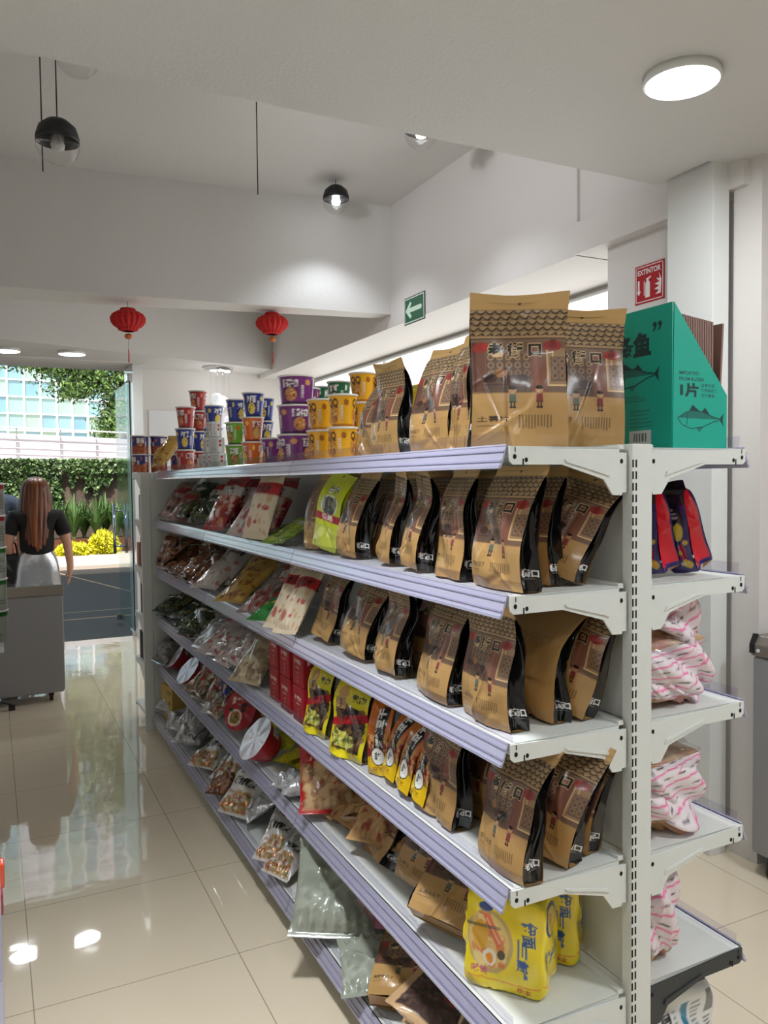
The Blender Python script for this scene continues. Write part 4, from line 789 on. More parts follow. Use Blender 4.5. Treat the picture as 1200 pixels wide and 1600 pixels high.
def teal_box():
    x0, x1, y0, y1, z0, h = .152, .328, .045, .37, LV(1) + .001, .335; zc = .128
    t = thing('display_carton', 'teal display carton printed with fish on the shelf top', 'display box', (0, 0, z0))
    aL = Art(300, 310, TE); aL.text('条鱼', .43, .66, .80, .84, TK, .05); [(aL.ell(u_, .875, .018, .017, TK), aL.line((u_ + .012, .87), (u_ - .008, .835), .009, TK)) for u_ in (.835, .885)]; aL.text('一', .30, .68, .42, .82, TK, .05); fish(aL, .62, .52, .5, TK, .005, 300 / 310)
    aL.lines(.38, .35, .78, .40, 3, TK, .5); aL.lines(.58, .16, .84, .30, 5, TK, .35); aL.lines(.38, .14, .55, .3, 6, TK, .3); aL.rect(.58, .03, .80, .14, S(206, 214, 206)); aL.lines(.62, .05, .76, .12, 16, S(40, 40, 40), .9, True); aL.rect(.82, .05, .88, .11, TK, .0)
    aF = Art(220, 420, TE); aF.text('IMPORTED', .10, .508, .46, .534, TK, .02); aF.text('FROM RUSSIA', .10, .468, .56, .494, TK, .02); aF.text('1片', .12, .355, .46, .455, TK, .05); 
    for i, w_ in enumerate(('远来优选', '俄罗斯进口', '深海鳕鱼')): aF.text(w_, .5, .43 - i * .036, .76 if i != 1 else .80, .455 - i * .036, TK, .01)
    fish(aF, .5, .20, .84, TK, .006, 220 / 420)
    def panel(name, P, art, n=90):
        """P: corners uv00, uv10, uv11, uv01 with the mask shape taken from the corner heights"""
        g = np.linspace(0, 1, n); U, V = np.meshgrid(g, np.linspace(0, 1, int(n * 1.6))); P = np.array(P, float)
        X = (P[0] * (1 - U)[..., None] + P[1] * U[..., None]) * (1 - V)[..., None] + (P[3] * (1 - U)[..., None] + P[2] * U[..., None]) * V[..., None]
        vv = X[..., 2] / h; o = link(name, mesh(name, X.reshape(-1, 3), [quads(*U.shape)], f_card, art.at(U, vv).reshape(-1, 3), smooth=False), t)
        sol = o.modifiers.new('card', 'SOLIDIFY'); sol.thickness = .003; sol.offset = 0; return o
    panel('side_panel', [(x0, y1, 0), (x0, y0, 0), (x0, y0, h), (x0, y1, h)], aL, 150)
    panel('end_panel', [(x0, y0, 0), (x1, y0, 0), (x1, y0, zc), (x0 + .004, y0, h)], aF, 170)
    panel('end_panel', [(x1, y1, 0), (x0, y1, 0), (x0, y1, h), (x1, y1, zc)], Art(8, 8, TE), 20)
    panel('front_lip', [(x1, y0, 0), (x1, y1, 0), (x1, y1, zc), (x1, y0, zc)], Art(8, 8, TE), 20); panel('bottom_panel', [(x0, y0, .003), (x1, y0, .003), (x1, y1, .003), (x0, y1, .003)], Art(8, 8, TE), 8)
    br = Art(40, 160, S(140, 110, 100)); br.rect(0, .02, 1, .05, S(60, 42, 38)); br.rect(0, .93, 1, .96, S(120, 92, 84)); bt = Art(8, 8, S(110, 84, 76))
    bd = block_data('brown_sleeve', .0066, .29, .305, [br, br, bt], f_card, r=.0012, n=10)
    for i in range(21):
        x = x0 + .011 + i * .0077; tall = i < 20
        put('brown_carton', bd, (x + (.012 if i == 20 else 0), (y0 + y1) / 2 + .008, z0 + .0055), (0, (0 if i < 20 else 3.2), 0), 'thin brown carton standing edge-on in the teal display box' if i < 20 else 'thin brown carton leaning out over the front lip of the teal box', 'carton', 'thin brown cartons in the teal box', (1, 1, 1.04 - .0028 * i))
teal_box()
# ---------------------------------------------------------------- packs on the far shelves
FC = [S(176, 34, 36), S(226, 214, 190), S(40, 34, 30), S(206, 150, 60), S(120, 70, 40), S(232, 226, 220)]
def art_pack(base, cs, txt='', tc=S(240, 236, 226), seed=0, band=None, n=60):
    a = Art(110, 160, base); a.blotch(0, n, seed, .05, .08, .95, .6, .07, .75, cs)
    if band: a.rect(0, .62, 1, .80, band)
    if txt: a.text(txt, .16, .64, .84, .78, tc, .03)
    a.rect(0, 0, 1, .06, base, .8); a.rect(0, .94, 1, 1, base, .8); return a
SV, WHT = S(196, 196, 198), S(226, 224, 220)
PK = {
 'redclear': (art_pack(S(150, 120, 112), [S(190, 160, 150), S(130, 60, 56), S(110, 84, 78)], '', seed=1, band=S(150, 26, 30)), f_gloss),
 'darkgreen': (art_pack(S(28, 52, 30), [S(40, 70, 36), S(20, 34, 22), S(70, 90, 50), S(110, 96, 50)], '香菇', seed=2), f_gloss),
 'redwhite': (art_pack(S(168, 30, 34), [S(226, 206, 196), S(200, 120, 80), S(120, 20, 24)], '辣条', seed=3, band=S(222, 214, 208), tc=S(40, 30, 30)), f_gloss),
 'cream': (art_pack(S(222, 206, 178), [S(176, 34, 36), S(200, 160, 120)], '老北京', S(40, 30, 26), seed=4, band=S(178, 36, 38), n=20), f_card),
 'greenflat': (art_pack(S(120, 160, 50), [S(90, 130, 40), S(190, 200, 90), S(150, 180, 60)], '青豆', seed=5), f_gloss),
 'darkorange': (art_pack(S(120, 62, 24), [S(50, 80, 30), S(190, 100, 30), S(30, 24, 18), S(210, 170, 60)], '牛板筋', seed=6), f_gloss),
 'brown': (art_pack(S(112, 66, 42), [S(150, 96, 60), S(70, 40, 28), S(176, 130, 90)], '豆干', seed=7), f_gloss),
 'whitepk': (art_pack(S(196, 188, 182), [S(160, 90, 60), S(220, 214, 206), S(176, 150, 130)], '素牛排', S(50, 40, 40), seed=8, n=30), f_gloss),
 'tanpk': (art_pack(S(190, 150, 62), [S(150, 90, 40), S(210, 176, 90), S(120, 60, 34)], '香辣', S(120, 40, 30), seed=9, n=40), f_gloss),
 'silverred': (art_pack(S(168, 150, 146), [S(180, 50, 44), S(120, 90, 80), S(210, 200, 196)], '', seed=10), f_foil),
 'green': (art_pack(S(34, 130, 52), [S(30, 110, 44), S(220, 190, 60), S(40, 150, 60)], '榨菜', S(236, 220, 110), seed=11, band=S(176, 40, 36), n=30), f_gloss),
 'clearred': (art_pack(S(190, 178, 174), [S(176, 40, 40), S(220, 214, 210), S(150, 130, 124)], '', seed=12, n=50), f_gloss),
 'peanut': (art_pack(S(176, 160, 130), [S(206, 190, 156), S(150, 130, 100), S(120, 100, 78)], '', seed=13, n=300), f_gloss),
 'noodleclear': (art_pack(S(150, 140, 120), [S(190, 178, 150), S(110, 100, 84), S(170, 60, 54)], '干面', S(170, 40, 40), seed=14, n=90), f_foil),
 'bluepk': (art_pack(S(30, 50, 130), [S(50, 80, 170), S(226, 190, 120), S(20, 30, 90)], '雪饼', seed=15, n=30), f_gloss),
 'yellowflat': (art_pack(S(206, 196, 40), [S(220, 210, 70), S(180, 170, 30)], '', seed=16, n=16), f_card),
 'silver': (art_pack(SV, [S(220, 220, 222), S(150, 150, 152), S(176, 176, 178)], '', seed=17, n=60), f_foil),
 'noodlewhite': (art_pack(WHT, [WHT], '', seed=18, n=1).blotch(0, 200, 3, .1, .06, .9, .40, .035, .7, [S(176, 104, 52), S(196, 140, 80), S(160, 78, 44), S(140, 134, 70), S(206, 170, 110)]), f_foil),
 'greyclear': (art_pack(S(150, 156, 142), [S(160, 166, 152), S(136, 142, 128), S(170, 175, 162)], '', seed=19, n=60), f_gloss),
 'pinkclear': (art_pack(S(190, 110, 140), [S(176, 130, 130), S(140, 60, 66), S(160, 140, 136)], '', seed=20, n=60), f_gloss),
 'jerky': (art_pack(S(190, 150, 100), [S(150, 36, 34), S(206, 170, 120)], '手撕肉', S(240, 226, 206), seed=21, band=S(158, 30, 32), n=20), f_card),
 'redpeanut': (art_pack(S(176, 28, 36), [S(206, 176, 130), S(176, 140, 96), S(140, 100, 66)], '花生', S(240, 230, 210), seed=22, n=160), f_gloss),
 'jar': (art_pack(S(110, 106, 104), [S(150, 146, 144), S(90, 84, 82)], '', seed=23), f_foil)}
PK['noodlewhite'][0].rect(.1, .80, .9, .94, S(200, 198, 196)); PK['noodlewhite'][0].ell(.5, .83, .12, .04, S(176, 30, 36)); PK['noodlewhite'][0].text('红油面皮', .14, .5, .86, .66, S(40, 36, 36), .03)
def pk(kind, w, l, th, seed=0, seal=.07, amp=.006):
    key = ('pk', kind, w, l, th, seed)
    if key not in PKD: PKD[key] = pillow_data('printed_film', w, l, th, PK[kind][0], PK[kind][1], seed, 34, 48, seal, amp); _pc.pop('printed_film', None)
    return PKD[key]
PKD = {}
def ly(name, kind, k, px, X, dims, rz, rx, label, cat='snack pack', group=None, ry=0, up=0, seed=0, n=1, dy=.0, amp=.006, mats=None):
    """a pack (or n of them one on the other) on shelf k; rx tips it up from lying flat, rz = where its top points"""
    w, l, th = dims; y = min(Yp(px, k, X), 3.6)
    if th > .02: w, l, th = w * 1.12, l * 1.1, th * 1.2
    r = math.radians(rx); base = LV(k) + .003 + up + abs(math.sin(r)) * l / 2 * (1 if rx else 0) + abs(math.sin(math.radians(ry))) * w / 2
    return put(name, pk(kind, w, l, th, seed, amp=amp), (X, y + dy, base), (rx, ry, rz), label, cat, group)
# rz=-90: pack top points to the shelf back (+X); leaning packs tip up with rx
B = -90
# second shelf, far part
ly('snack_pack', 'redclear', 2, 276, -.22, (.17, .25, .05), -75, 52, 'clear pack with a dark red top at the far end of the second shelf', seed=1)
ly('snack_pack', 'redclear', 2, 298, -.24, (.15, .22, .04), -60, 44, 'clear and red pack leaning on the dark green packs', seed=2)
ly('snack_pack', 'darkgreen', 2, 318, -.16, (.2, .24, .06), -80, 52, 'dark green pack at the back of the second shelf', seed=3)
ly('snack_pack', 'darkgreen', 2, 336, -.24, (.16, .2, .05), -70, 40, 'dark green pack in front of its twin on the second shelf', seed=4, amp=.012)
ly('snack_pack', 'redwhite', 2, 362, -.26, (.15, .26, .045), -70, 55, 'red and white pack standing askew by the dark green packs', seed=5)
ly('snack_pack', 'redwhite', 2, 382, -.18, (.15, .25, .045), -66, 56, 'red and white pack behind the askew one on the second shelf', seed=6)
ly('snack_pack', 'clearred', 2, 396, -.28, (.11, .22, .03), -60, 46, 'whitish clear pack leaning on the cream and red packet', seed=7)
ly('snack_pack', 'cream', 2, 426, -.275, (.17, .255, .055), -80, 70, 'cream and red paper packet standing tall on the second shelf', seed=8)
ly('snack_pack', 'redwhite', 2, 446, -.17, (.16, .24, .05), -84, 62, 'dark red pack behind the cream and red packet', seed=9)
ly('snack_pack', 'greenflat', 2, 458, -.26, (.15, .2, .02), -75, 25, 'flat green pack leaning low beside the clear kraft pouch', seed=10)
ly('snack_pack', 'greenflat', 2, 452, -.25, (.15, .2, .02), -70, 14, 'flat green pack lying under the leaning green one', seed=11, dy=.12)
# third shelf, far part
ly('snack_pack', 'darkorange', 3, 262, -.27, (.15, .2, .06), -80, 66, 'dark orange and green pack standing at the far end of the third shelf', seed=12, amp=.01)
ly('snack_pack', 'darkorange', 3, 290, -.2, (.15, .2, .06), -75, 50, 'dark orange pack behind the brown packs on the third shelf', seed=13, amp=.01)
for i, (px, X, up, rx, rz) in enumerate(((285, -.27, 0, 18, -80), (300, -.26, .0, 20, -74), (316, -.26, 0, 22, -78), (303, -.19, .05, 24, -70), (330, -.2, .045, 26, -84))):
    ly('snack_pack', 'brown', 3, px, X, (.14, .19, .045), rz, rx, 'glossy brown pack in the heap on the third shelf, ' + ('lowest by the rail', 'second by the rail', 'third by the rail', 'on top at the far end', 'on top beside the white pack')[i], group='glossy brown packs in a heap', up=up, seed=14 + i, amp=.01)
ly('snack_pack', 'redclear', 3, 318, -.30, (.13, .12, .03), -90, 12, 'red clear packet at the shelf edge under the brown packs', seed=19)
ly('snack_pack', 'whitepk', 3, 352, -.24, (.17, .26, .045), -62, 30, 'whitish pack sloping down to the rail on the third shelf', seed=20)
ly('snack_pack', 'whitepk', 3, 366, -.19, (.17, .26, .045), -60, 36, 'whitish pack lying behind its twin on the third shelf', seed=21, up=.02)
ly('snack_pack', 'tanpk', 3, 392, -.25, (.15, .27, .04), -60, 28, 'mustard pack sloping to the rail beside the whitish pack', seed=22)
ly('snack_pack', 'tanpk', 3, 404, -.19, (.15, .27, .04), -58, 34, 'mustard pack lying behind its twin', seed=23, up=.02)
ly('snack_pack', 'silverred', 3, 424, -.25, (.12, .26, .035), -56, 24, 'silver and red pack between the mustard packs and the green pack', seed=24)
ly('snack_pack', 'silverred', 3, 438, -.18, (.12, .24, .035), -60, 36, 'silver and red pack leaning deeper on the third shelf', seed=25)
ly('snack_pack', 'green', 3, 446, -.265, (.16, .22, .03), -62, 22, 'bright green pack with yellow marks low on the third shelf', seed=26)
ly('snack_pack', 'redwhite', 3, 456, -.16, (.15, .22, .04), -64, 44, 'red pack behind the bright green pack', seed=27)
for i, (px, X, lab) in enumerate(((462, -.285, 'red striped cream packet of the bundle, farther one'), (477, -.285, 'red striped cream packet of the bundle, beside the kraft pouch'))):
    ly('snack_pack', 'cream', 3, px, X, (.10, .25, .04), -62, 50, lab, group='red striped cream packets', seed=28 + i)
# fourth shelf, far part
for i, (px, X, up, rx, rz) in enumerate(((262, -.22, 0, 30, -70), (290, -.22, 0, 26, -80), (304, -.15, .05, 30, -75), (284, -.15, .04, 36, -60))):
    ly('snack_pack', 'darkgreen', 4, px, X, (.16, .21, .05), rz, rx, 'very dark green pack in the heap on the fourth shelf, ' + ('at the far end', 'by the rail', 'highest one', 'rear one')[i], group='very dark green packs in a heap', up=up, seed=40 + i, amp=.012)
ly('snack_pack', 'brown', 4, 318, -.27, (.13, .17, .04), -70, 14, 'brown packet at the rail below the dark green heap', seed=44, amp=.01)
ly('snack_pack', 'silver', 4, 330, -.2, (.16, .2, .05), -60, 34, 'crumpled clear silvery pack on the fourth shelf', seed=45, amp=.014)
ly('snack_pack', 'silver', 4, 345, -.27, (.15, .2, .05), -76, 38, 'crumpled silvery pack at the rail before the red and clear pack', seed=46, amp=.014)
ly('snack_pack', 'clearred', 4, 368, -.25, (.2, .24, .07), -70, 26, 'large clear pack with red print on the fourth shelf', seed=47, amp=.012)
ly('snack_pack', 'clearred', 4, 384, -.19, (.2, .24, .06), -66, 34, 'large clear pack with red print, the deeper one', seed=48, amp=.012, up=.03)
ly('snack_pack', 'peanut', 4, 412, -.27, (.15, .23, .045), -60, 42, 'pack of pale peanuts with a red base leaning by the red boxes', seed=49)
RB = Art(80, 110, S(166, 20, 34)); RB.text('好时光', .2, .62, .8, .74, S(236, 226, 216), .02); RB.lines(.3, .5, .7, .56, 1, S(230, 200, 190), .7); RB.lines(.46, .06, .54, .4, 9, S(230, 190, 180), .8); RB.blotch(0, 26, 4, rad=.05, al=.25, cs=[S(190, 50, 50), S(140, 14, 26)])
rb = block_data('red_box', .10, .09, .125, [RB, RB, Art(8, 8, S(160, 22, 34))], f_card, r=.003, n=36)
for i, (px, X) in enumerate(((452, -.265), (467, -.275), (486, -.28))):
    for j in (0, 1):
        if i == 0: y = Yp(452, 4, X) + .03
        else: y = Yp(px, 4, X) + (.01 if i == 1 else -.005)
        put('red_box', rb, (X + .02 * 0, y, LV(4) + .001 + j * .127), (0, 0, -90), 'red printed box on the fourth shelf, ' + ('upper' if j else 'lower') + (' of the farthest pile', ' of the middle pile', ' beside the yellow-edged pouch')[i], 'box', 'red boxes stacked on the fourth shelf')
# fifth shelf, far part
def bag_clear(k, px, X, dims, rz, rx, label, seed, kind='silver', up=0):
    w, l, th = dims; t = ly('clear_bag', 'jar', k, px, X, dims, rz, rx, label, 'bag', seed=seed, amp=.016, up=up)
    o = link('clear_film', pillow_data(('cf', seed), w * 1.12, l * 1.16, th * 1.25, Art(4, 4, WHT), m_bagclear, seed + 3, 30, 40, .06, .014) if ('cf', seed) not in _pc else _pc[('cf', seed)], t); o.location = (0, 0, -.012 * 0); return t
_pd = pillow_data
def pillow_data(key, *a, **k): return _pd(key if isinstance(key, str) else 'film', *a, **k) if isinstance(key, str) else _pc.setdefault(key, (_pd('film', *a, **k), _pc.pop('film'))[0])
bag_clear(5, 262, -.25, (.19, .22, .10), -80, 40, 'rumpled clear bag at the far end of the fifth shelf', 60)
def art_bowl(): a = Art(220, 60, S(170, 22, 36)); a.rect(0, 0, 1, .12, S(120, 14, 26)); a.text('肥肠粉', .1, .3, .3, .75, S(240, 230, 210), .04); a.text('肥肠粉', .6, .3, .8, .75, S(240, 230, 210), .04); return a
def bowl_data():
    n = 64; U, V = np.meshgrid(np.linspace(0, 1, n), np.linspace(0, 1, 24)); rr = .052 + .03 * V ** .7; a = 2 * PI * U
    P = np.stack([rr * np.cos(a), rr * np.sin(a), .088 * V], -1).reshape(-1, 3); k = len(P); P = np.concatenate([P, [[0, 0, .001]]])
    b = mesh('bowl_wall', P, [quads(24, n), np.array([[i + 1, i, k] for i in range(n - 1)])], f_cup, np.concatenate([art_bowl().at(U, V).reshape(-1, 3), [S(150, 20, 30)]]))
    g, h = np.meshgrid(np.linspace(0, 1, n), np.linspace(0, 1, 20)); al = Art(120, 120, S(172, 26, 36)); al.ell(.4, .3, .22, .2, S(226, 210, 190)); al.ell(.4, .3, .17, .15, S(150, 84, 50)); al.blotch(0, 50, 3, .27, .2, .53, .4, .03, .8, [S(190, 140, 80), S(120, 50, 36), S(90, 130, 50)]); al.text('肥肠粉', .5, .45, .86, .68, S(30, 16, 18), .04); al.text('酸辣', .2, .6, .48, .78, S(240, 230, 220), .03); al.ell(.62, .82, .08, .06, S(60, 110, 50)); al.rect(.14, .42, .28, .5, S(40, 60, 40))
    def lid(art, m):
        x = .088 * h * np.cos(2 * PI * g); y = .088 * h * np.sin(2 * PI * g); z = .09 + .0015 * np.sin(g * 40) * h
        return mesh('bowl_lid', np.stack([x, y, z], -1).reshape(-1, 3), [quads(20, n)], m, art.at(.5 + .5 * h * np.cos(2 * PI * g), .5 + .5 * h * np.sin(2 * PI * g)).reshape(-1, 3))
    return b, lid(al, f_gloss), lid(Art(60, 60, S(206, 200, 204)), f_foil)
BW = bowl_data()
def bowl(px, k, X, tilt, rz, foil, label, up, s=1):
    t = thing('noodle_bowl', label, 'noodle bowl', (X, min(Yp(px, k, X), 3.5), LV(k) + up), (0, 0, 0), 'red noodle bowls tipped on their sides'); t.rotation_euler = (math.radians(tilt), 0, math.radians(rz)); t.scale = (s, s, s)
    link('bowl_wall', BW[0], t); link('bowl_lid', BW[2 if foil else 1], t)
bowl(292, 5, -.235, 52, -82, True, 'red noodle bowl tipped over, its silvery lid to the aisle, farther of two', .05, .95); bowl(318, 5, -.25, 50, -80, True, 'red noodle bowl tipped over, its silvery lid to the aisle, beside noodle packs', .05, .95)
bowl(402, 5, -.215, 66, -62, False, 'red noodle bowl tipped to show its printed red lid', .085, 1.05); bowl(430, 5, -.265, 52, -86, True, 'red noodle bowl with a shining blank lid at the rail', .055, 1.05)
for i, (px, X) in enumerate(((333, -.26), (352, -.25))): ly('noodle_pack', 'noodleclear', 5, px, X, (.11, .2, .04), -70, 56, ('clear pack of dry noodles beside the tipped bowls', 'clear pack of dry noodles beside the blue packet')[i], 'noodle pack', 'clear packs of dry noodles', seed=62 + i, amp=.01)
ly('noodle_pack', 'silver', 5, 345, -.29, (.1, .13, .03), -50, 30, 'small silvery pack at the rail beside the blue packet', 'noodle pack', seed=65, amp=.012)
ly('snack_pack', 'bluepk', 5, 366, -.22, (.12, .22, .04), -84, 74, 'blue packet standing on the fifth shelf before the printed bowl', seed=64)
for i, (px, X, rz, rx, up) in enumerate(((420, -.17, -50, 10, .09), (440, -.17, -80, 8, .075), (452, -.2, -40, 12, .05), (462, -.21, -70, 8, .03), (474, -.19, -100, 10, .045), (450, -.14, -60, 6, .02), (485, -.17, -75, 8, .02))):
    ly('yellow_packet', 'yellowflat', 5, px, X, (.09, .13, .012), rz, rx, 'flat mustard yellow packet in the loose heap on the fifth shelf', 'packet', 'flat yellow packets in a loose heap', up=up, seed=66 + i, amp=.003)
ly('silver_pack', 'silver', 5, 460, -.295, (.11, .11, .05), -60, 8, 'crinkled silver pack knotted at the rail before the yellow packets', 'pack', seed=74, amp=.02); ly('silver_pack', 'silver', 5, 474, -.285, (.12, .12, .055), -110, 10, 'crinkled silver pack with dark print beside the red peanut pack', 'pack', seed=75, amp=.02)
ly('snack_pack', 'redpeanut', 5, 512, -.25, (.17, .24, .06), -20, 52, 'red pack with a peanut picture lying across the fifth shelf', seed=76, up=.01)
# base shelf
cart = Art(60, 60, S(196, 164, 84)); cart.text('红茶', .5, .7, .9, .86, S(60, 44, 30), .02); cart.lines(.5, .1, .9, .35, 5, S(236, 226, 190), .6); cart.rect(.7, .45, .85, .6, S(110, 80, 50))
put('yellow_carton', block_data('yellow_carton', .16, .12, .21, [cart, cart, Art(8, 8, S(200, 170, 100))], f_card, n=24), (-.28, 3.56, LV(6) + .001), (0, 0, -78), 'worn yellow carton standing at the far end of the bottom shelf', 'carton')
for i, (px, X, rz, rx, dims, kind, lab) in enumerate((
    (275, -.24, -70, 16, (.17, .22, .06), 'silver', 'crumpled silver pack beside the yellow carton on the bottom shelf'), (292, -.3, -20, 12, (.15, .2, .07), 'silver', 'long crumpled silver pack by the bottom rail, farther end'),
    (312, -.29, -40, 16, (.15, .2, .07), 'silver', 'crumpled silver pack in the middle of the bottom row'), (330, -.2, -70, 20, (.17, .2, .06), 'silver', 'crumpled silver pack deep on the bottom shelf'),
    (346, -.27, -60, 24, (.16, .21, .06), 'noodlewhite', 'silver noodle pack with a yellow mark on the bottom shelf'), (356, -.33, -30, 14, (.12, .15, .05), 'brown', 'small brown packet at the bottom rail'),
    (396, -.285, -62, 46, (.17, .22, .055), 'noodlewhite', 'white pack of red oil noodles leaning upright on the bottom shelf'), (382, -.22, -70, 40, (.17, .22, .055), 'noodlewhite', 'white pack of red oil noodles behind the leaning one'),
    (444, -.295, -50, 36, (.12, .2, .05), 'noodlewhite', 'silver-topped noodle pack under the fifth shelf rail'), (462, -.30, -66, 24, (.12, .18, .05), 'noodlewhite', 'noodle pack lying low beside the greyish clear bag'))):
    ly('noodle_pack', kind, 6, px, X, dims, rz, rx, lab, 'pack', 'silvery noodle packs on the bottom shelf' if kind in ('silver', 'noodlewhite') else None, seed=80 + i, amp=.016)
ly('clear_bag', 'greyclear', 6, 528, -.285, (.24, .3, .075), -30, 38, 'large greyish clear bag slumped on the bottom shelf', 'bag', seed=92, amp=.02)
ly('clear_bag', 'greyclear', 6, 590, -.30, (.2, .2, .05), -20, 10, 'greyish clear bag end trailing flat by the bottom rail', 'bag', seed=93, amp=.02)
ly('clear_bag', 'pinkclear', 6, 570, -.2, (.2, .26, .07), -40, 40, 'clear bag with dark pink inside behind the greyish bag', 'bag', seed=94, amp=.016, up=.02)
for i, (px, X, rz, up) in enumerate(((640, -.22, -170, .0), (622, -.16, -165, .05), (655, -.14, -160, .02))):
    ly('jerky_pack', 'jerky', 6, px, X, (.10, .21, .035), rz, 8, ('cream jerky pack with a red label lying foremost on the bottom shelf', 'cream jerky pack with a red label under the rail, rear one', 'cream jerky pack with a red label deep on the bottom shelf')[i], 'pack', 'cream jerky packs', up=up, seed=95 + i)
dk = Art(90, 130, S(206, 170, 128)); dk.rect(.08, .2, .92, .92, S(70, 54, 50)); dk.blotch(0, 220, 3, .08, .2, .92, .92, .03, .8, [S(96, 74, 66), S(50, 38, 36), S(80, 50, 46)]); dk.text('牛肉', .5, .4, .85, .6, S(170, 60, 60), .04)
PK['darkwin'] = (dk, f_gloss)
ly('snack_pack', 'darkwin', 6, 690, -.27, (.17, .24, .05), 30, 22, 'cream pack with a dark window toward the end of the bottom shelf', seed=99); ly('snack_pack', 'darkwin', 6, 760, -.27, (.18, .25, .05), -60, 30, 'cream pack with a dark window at the very end of the bottom shelf', seed=100)
# ---------------------------------------------------------------- goods on the other side
def art_red(): a = Art(60, 200, S(206, 22, 46)); a.rect(0, 0, .04, 1, S(34, 30, 110)); a.rect(.96, 0, 1, 1, S(34, 30, 110)); a.rect(0, 0, 1, .05, S(34, 30, 110)); return a
def art_redf():
    a = Art(120, 200, S(44, 30, 96)); a.rect(0, .75, 1, 1, S(40, 28, 34)); a.ell(.5, .6, .4, .2, S(30, 24, 28)); a.lines(.22, .62, .8, .74, 3, S(200, 176, 180), .8); a.blotch(0, 30, 4, .1, .1, .9, .5, .08, .7, [S(226, 196, 40), S(190, 30, 50), S(220, 216, 220)]); a.rect(.2, .08, .5, .2, S(230, 230, 230)); return a
RD = pouch_data('red_film', .13, .22, .14, art_redf(), art_red(), seed=120, flop=.0, fmat=f_gloss, smat=f_gloss, nu=60, nv=80, taper=.32)
for (x, y, rz, rx, lab) in ((.085, .11, -84, 6, 'red pouch closest to the upright on the other side'), (.160, .10, -84, 16, 'red pouch between its two neighbours on the other side'), (.255, .09, -82, 24, 'red and blue pouch leaning outermost on the other side')):
    pouch('red_snack_pouch', RD, (x, y, LV(2) + .012), rz, rx, 0, lab, 'snack bag', 'red pouches on the other side', sx=.72, sy=.66)
def art_stripe(seed):
    a = Art(160, 160, S(232, 222, 226)); r = random.Random(seed)
    for i in range(11):
        v = i * .1 + .02; a.line((-.1, v), (1.1, v + .12 + .04 * r.random()), .012, S(236, 96, 160)) if i % 2 == 0 else a.line((-.1, v), (1.1, v + .1 + .05 * r.random()), .005, S(40, 36, 40))
    for i in range(8): u = r.random(); v = r.random(); a.line((u, v), (u + .12, v + .14), .010, S(238, 120, 176), .8)
    return a
def art_bread(): a = Art(80, 80, S(196, 156, 112)); a.blotch(0, 60, 7, rad=.1, al=.5, cs=[S(214, 170, 120), S(170, 120, 80), S(230, 160, 180), S(226, 206, 180)]); return a
f_paper = film('striped_paper', .5, bump=.3, bscale=25)
def sack(name, dims, loc, rot, label, seed, topbread=True):
    d = block_data(('sack%d' % seed), *dims, [art_stripe(seed), art_stripe(seed + 1), art_bread() if topbread else art_stripe(seed + 2), art_stripe(seed + 3), art_stripe(seed + 4)], f_paper, n=44, puff=.022, seed=seed, pw=5)
    o = put(name, d, loc, rot, label, 'bread bag', 'pink striped bread bags')
    if topbread:
        c = block_data('film_top%d' % seed, dims[0] * .96, dims[1] * .96, dims[2] * .34, [Art(4, 4, WHT)] * 3, m_bagclear, n=24, puff=.016, seed=seed + 9, pw=4); k = link('clear_top', c, o); k.location = (0, 0, dims[2] * .76)
    return o
sack('bread_bag', (.24, .22, .14), (.15, .135, LV(3) + .014), (0, 0, 8), 'pink striped bread bag lying lowest on the other side', 131)
sack('bread_bag', (.10, .24, .25), (.272, .16, LV(3) + .022), (0, -20, -6), 'pink striped bread bag standing askew at the shelf edge on the other side', 141, False)
sack('bread_bag', (.22, .22, .10), (.15, .17, LV(3) + .165), (4, 8, 14), 'pink striped bread bag piled on top of the lying one', 151)
sack('bread_bag', (.25, .26, .17), (.14, .155, LV(4) + .012), (0, 0, 10), 'pink striped bread bag with a clear top, alone on its shelf', 161)
sack('bread_bag', (.145, .2, .24), (.09, .12, LV(5) + .014), (0, 4, 6), 'narrow pink striped bread bag alone above the dark bracket', 171)
wp = Art(160, 160, S(226, 228, 226)); wp.text('牛筋面', .30, .30, .44, .78, S(40, 40, 44), .04, rot=90); wp.lines(.46, .3, .52, .8, 7, S(60, 60, 64), .6); wp.poly([(.55, .2), (.62, .2), (.66, .8), (.58, .8)], S(60, 130, 160)); wp.lines(.68, .3, .8, .8, 8, S(60, 60, 64), .6); wp.rect(.84, .55, .95, .85, S(60, 60, 64), .8); wp.lines(.84, .2, .95, .5, 12, S(30, 30, 34), .9); wp.ell(.2, .55, .1, .06, S(60, 110, 90)); wp.ell(.2, .55, .08, .045, S(226, 228, 226))
wt = Art(60, 60, S(70, 40, 36)); wt.blotch(0, 60, 4, rad=.12, al=.8, cs=[S(120, 50, 44), S(30, 24, 24), S(170, 120, 100), S(40, 70, 80)])
put('noodle_sack', block_data('noodle_sack', .30, .2, .17, [wp, wp, wt], f_gloss, n=60, puff=.007, seed=181, pw=8), (.175, .135, LV(6) + .014), (-8, 0, 4), 'white noodle sack with black characters under the dark bracket', 'noodle pack')
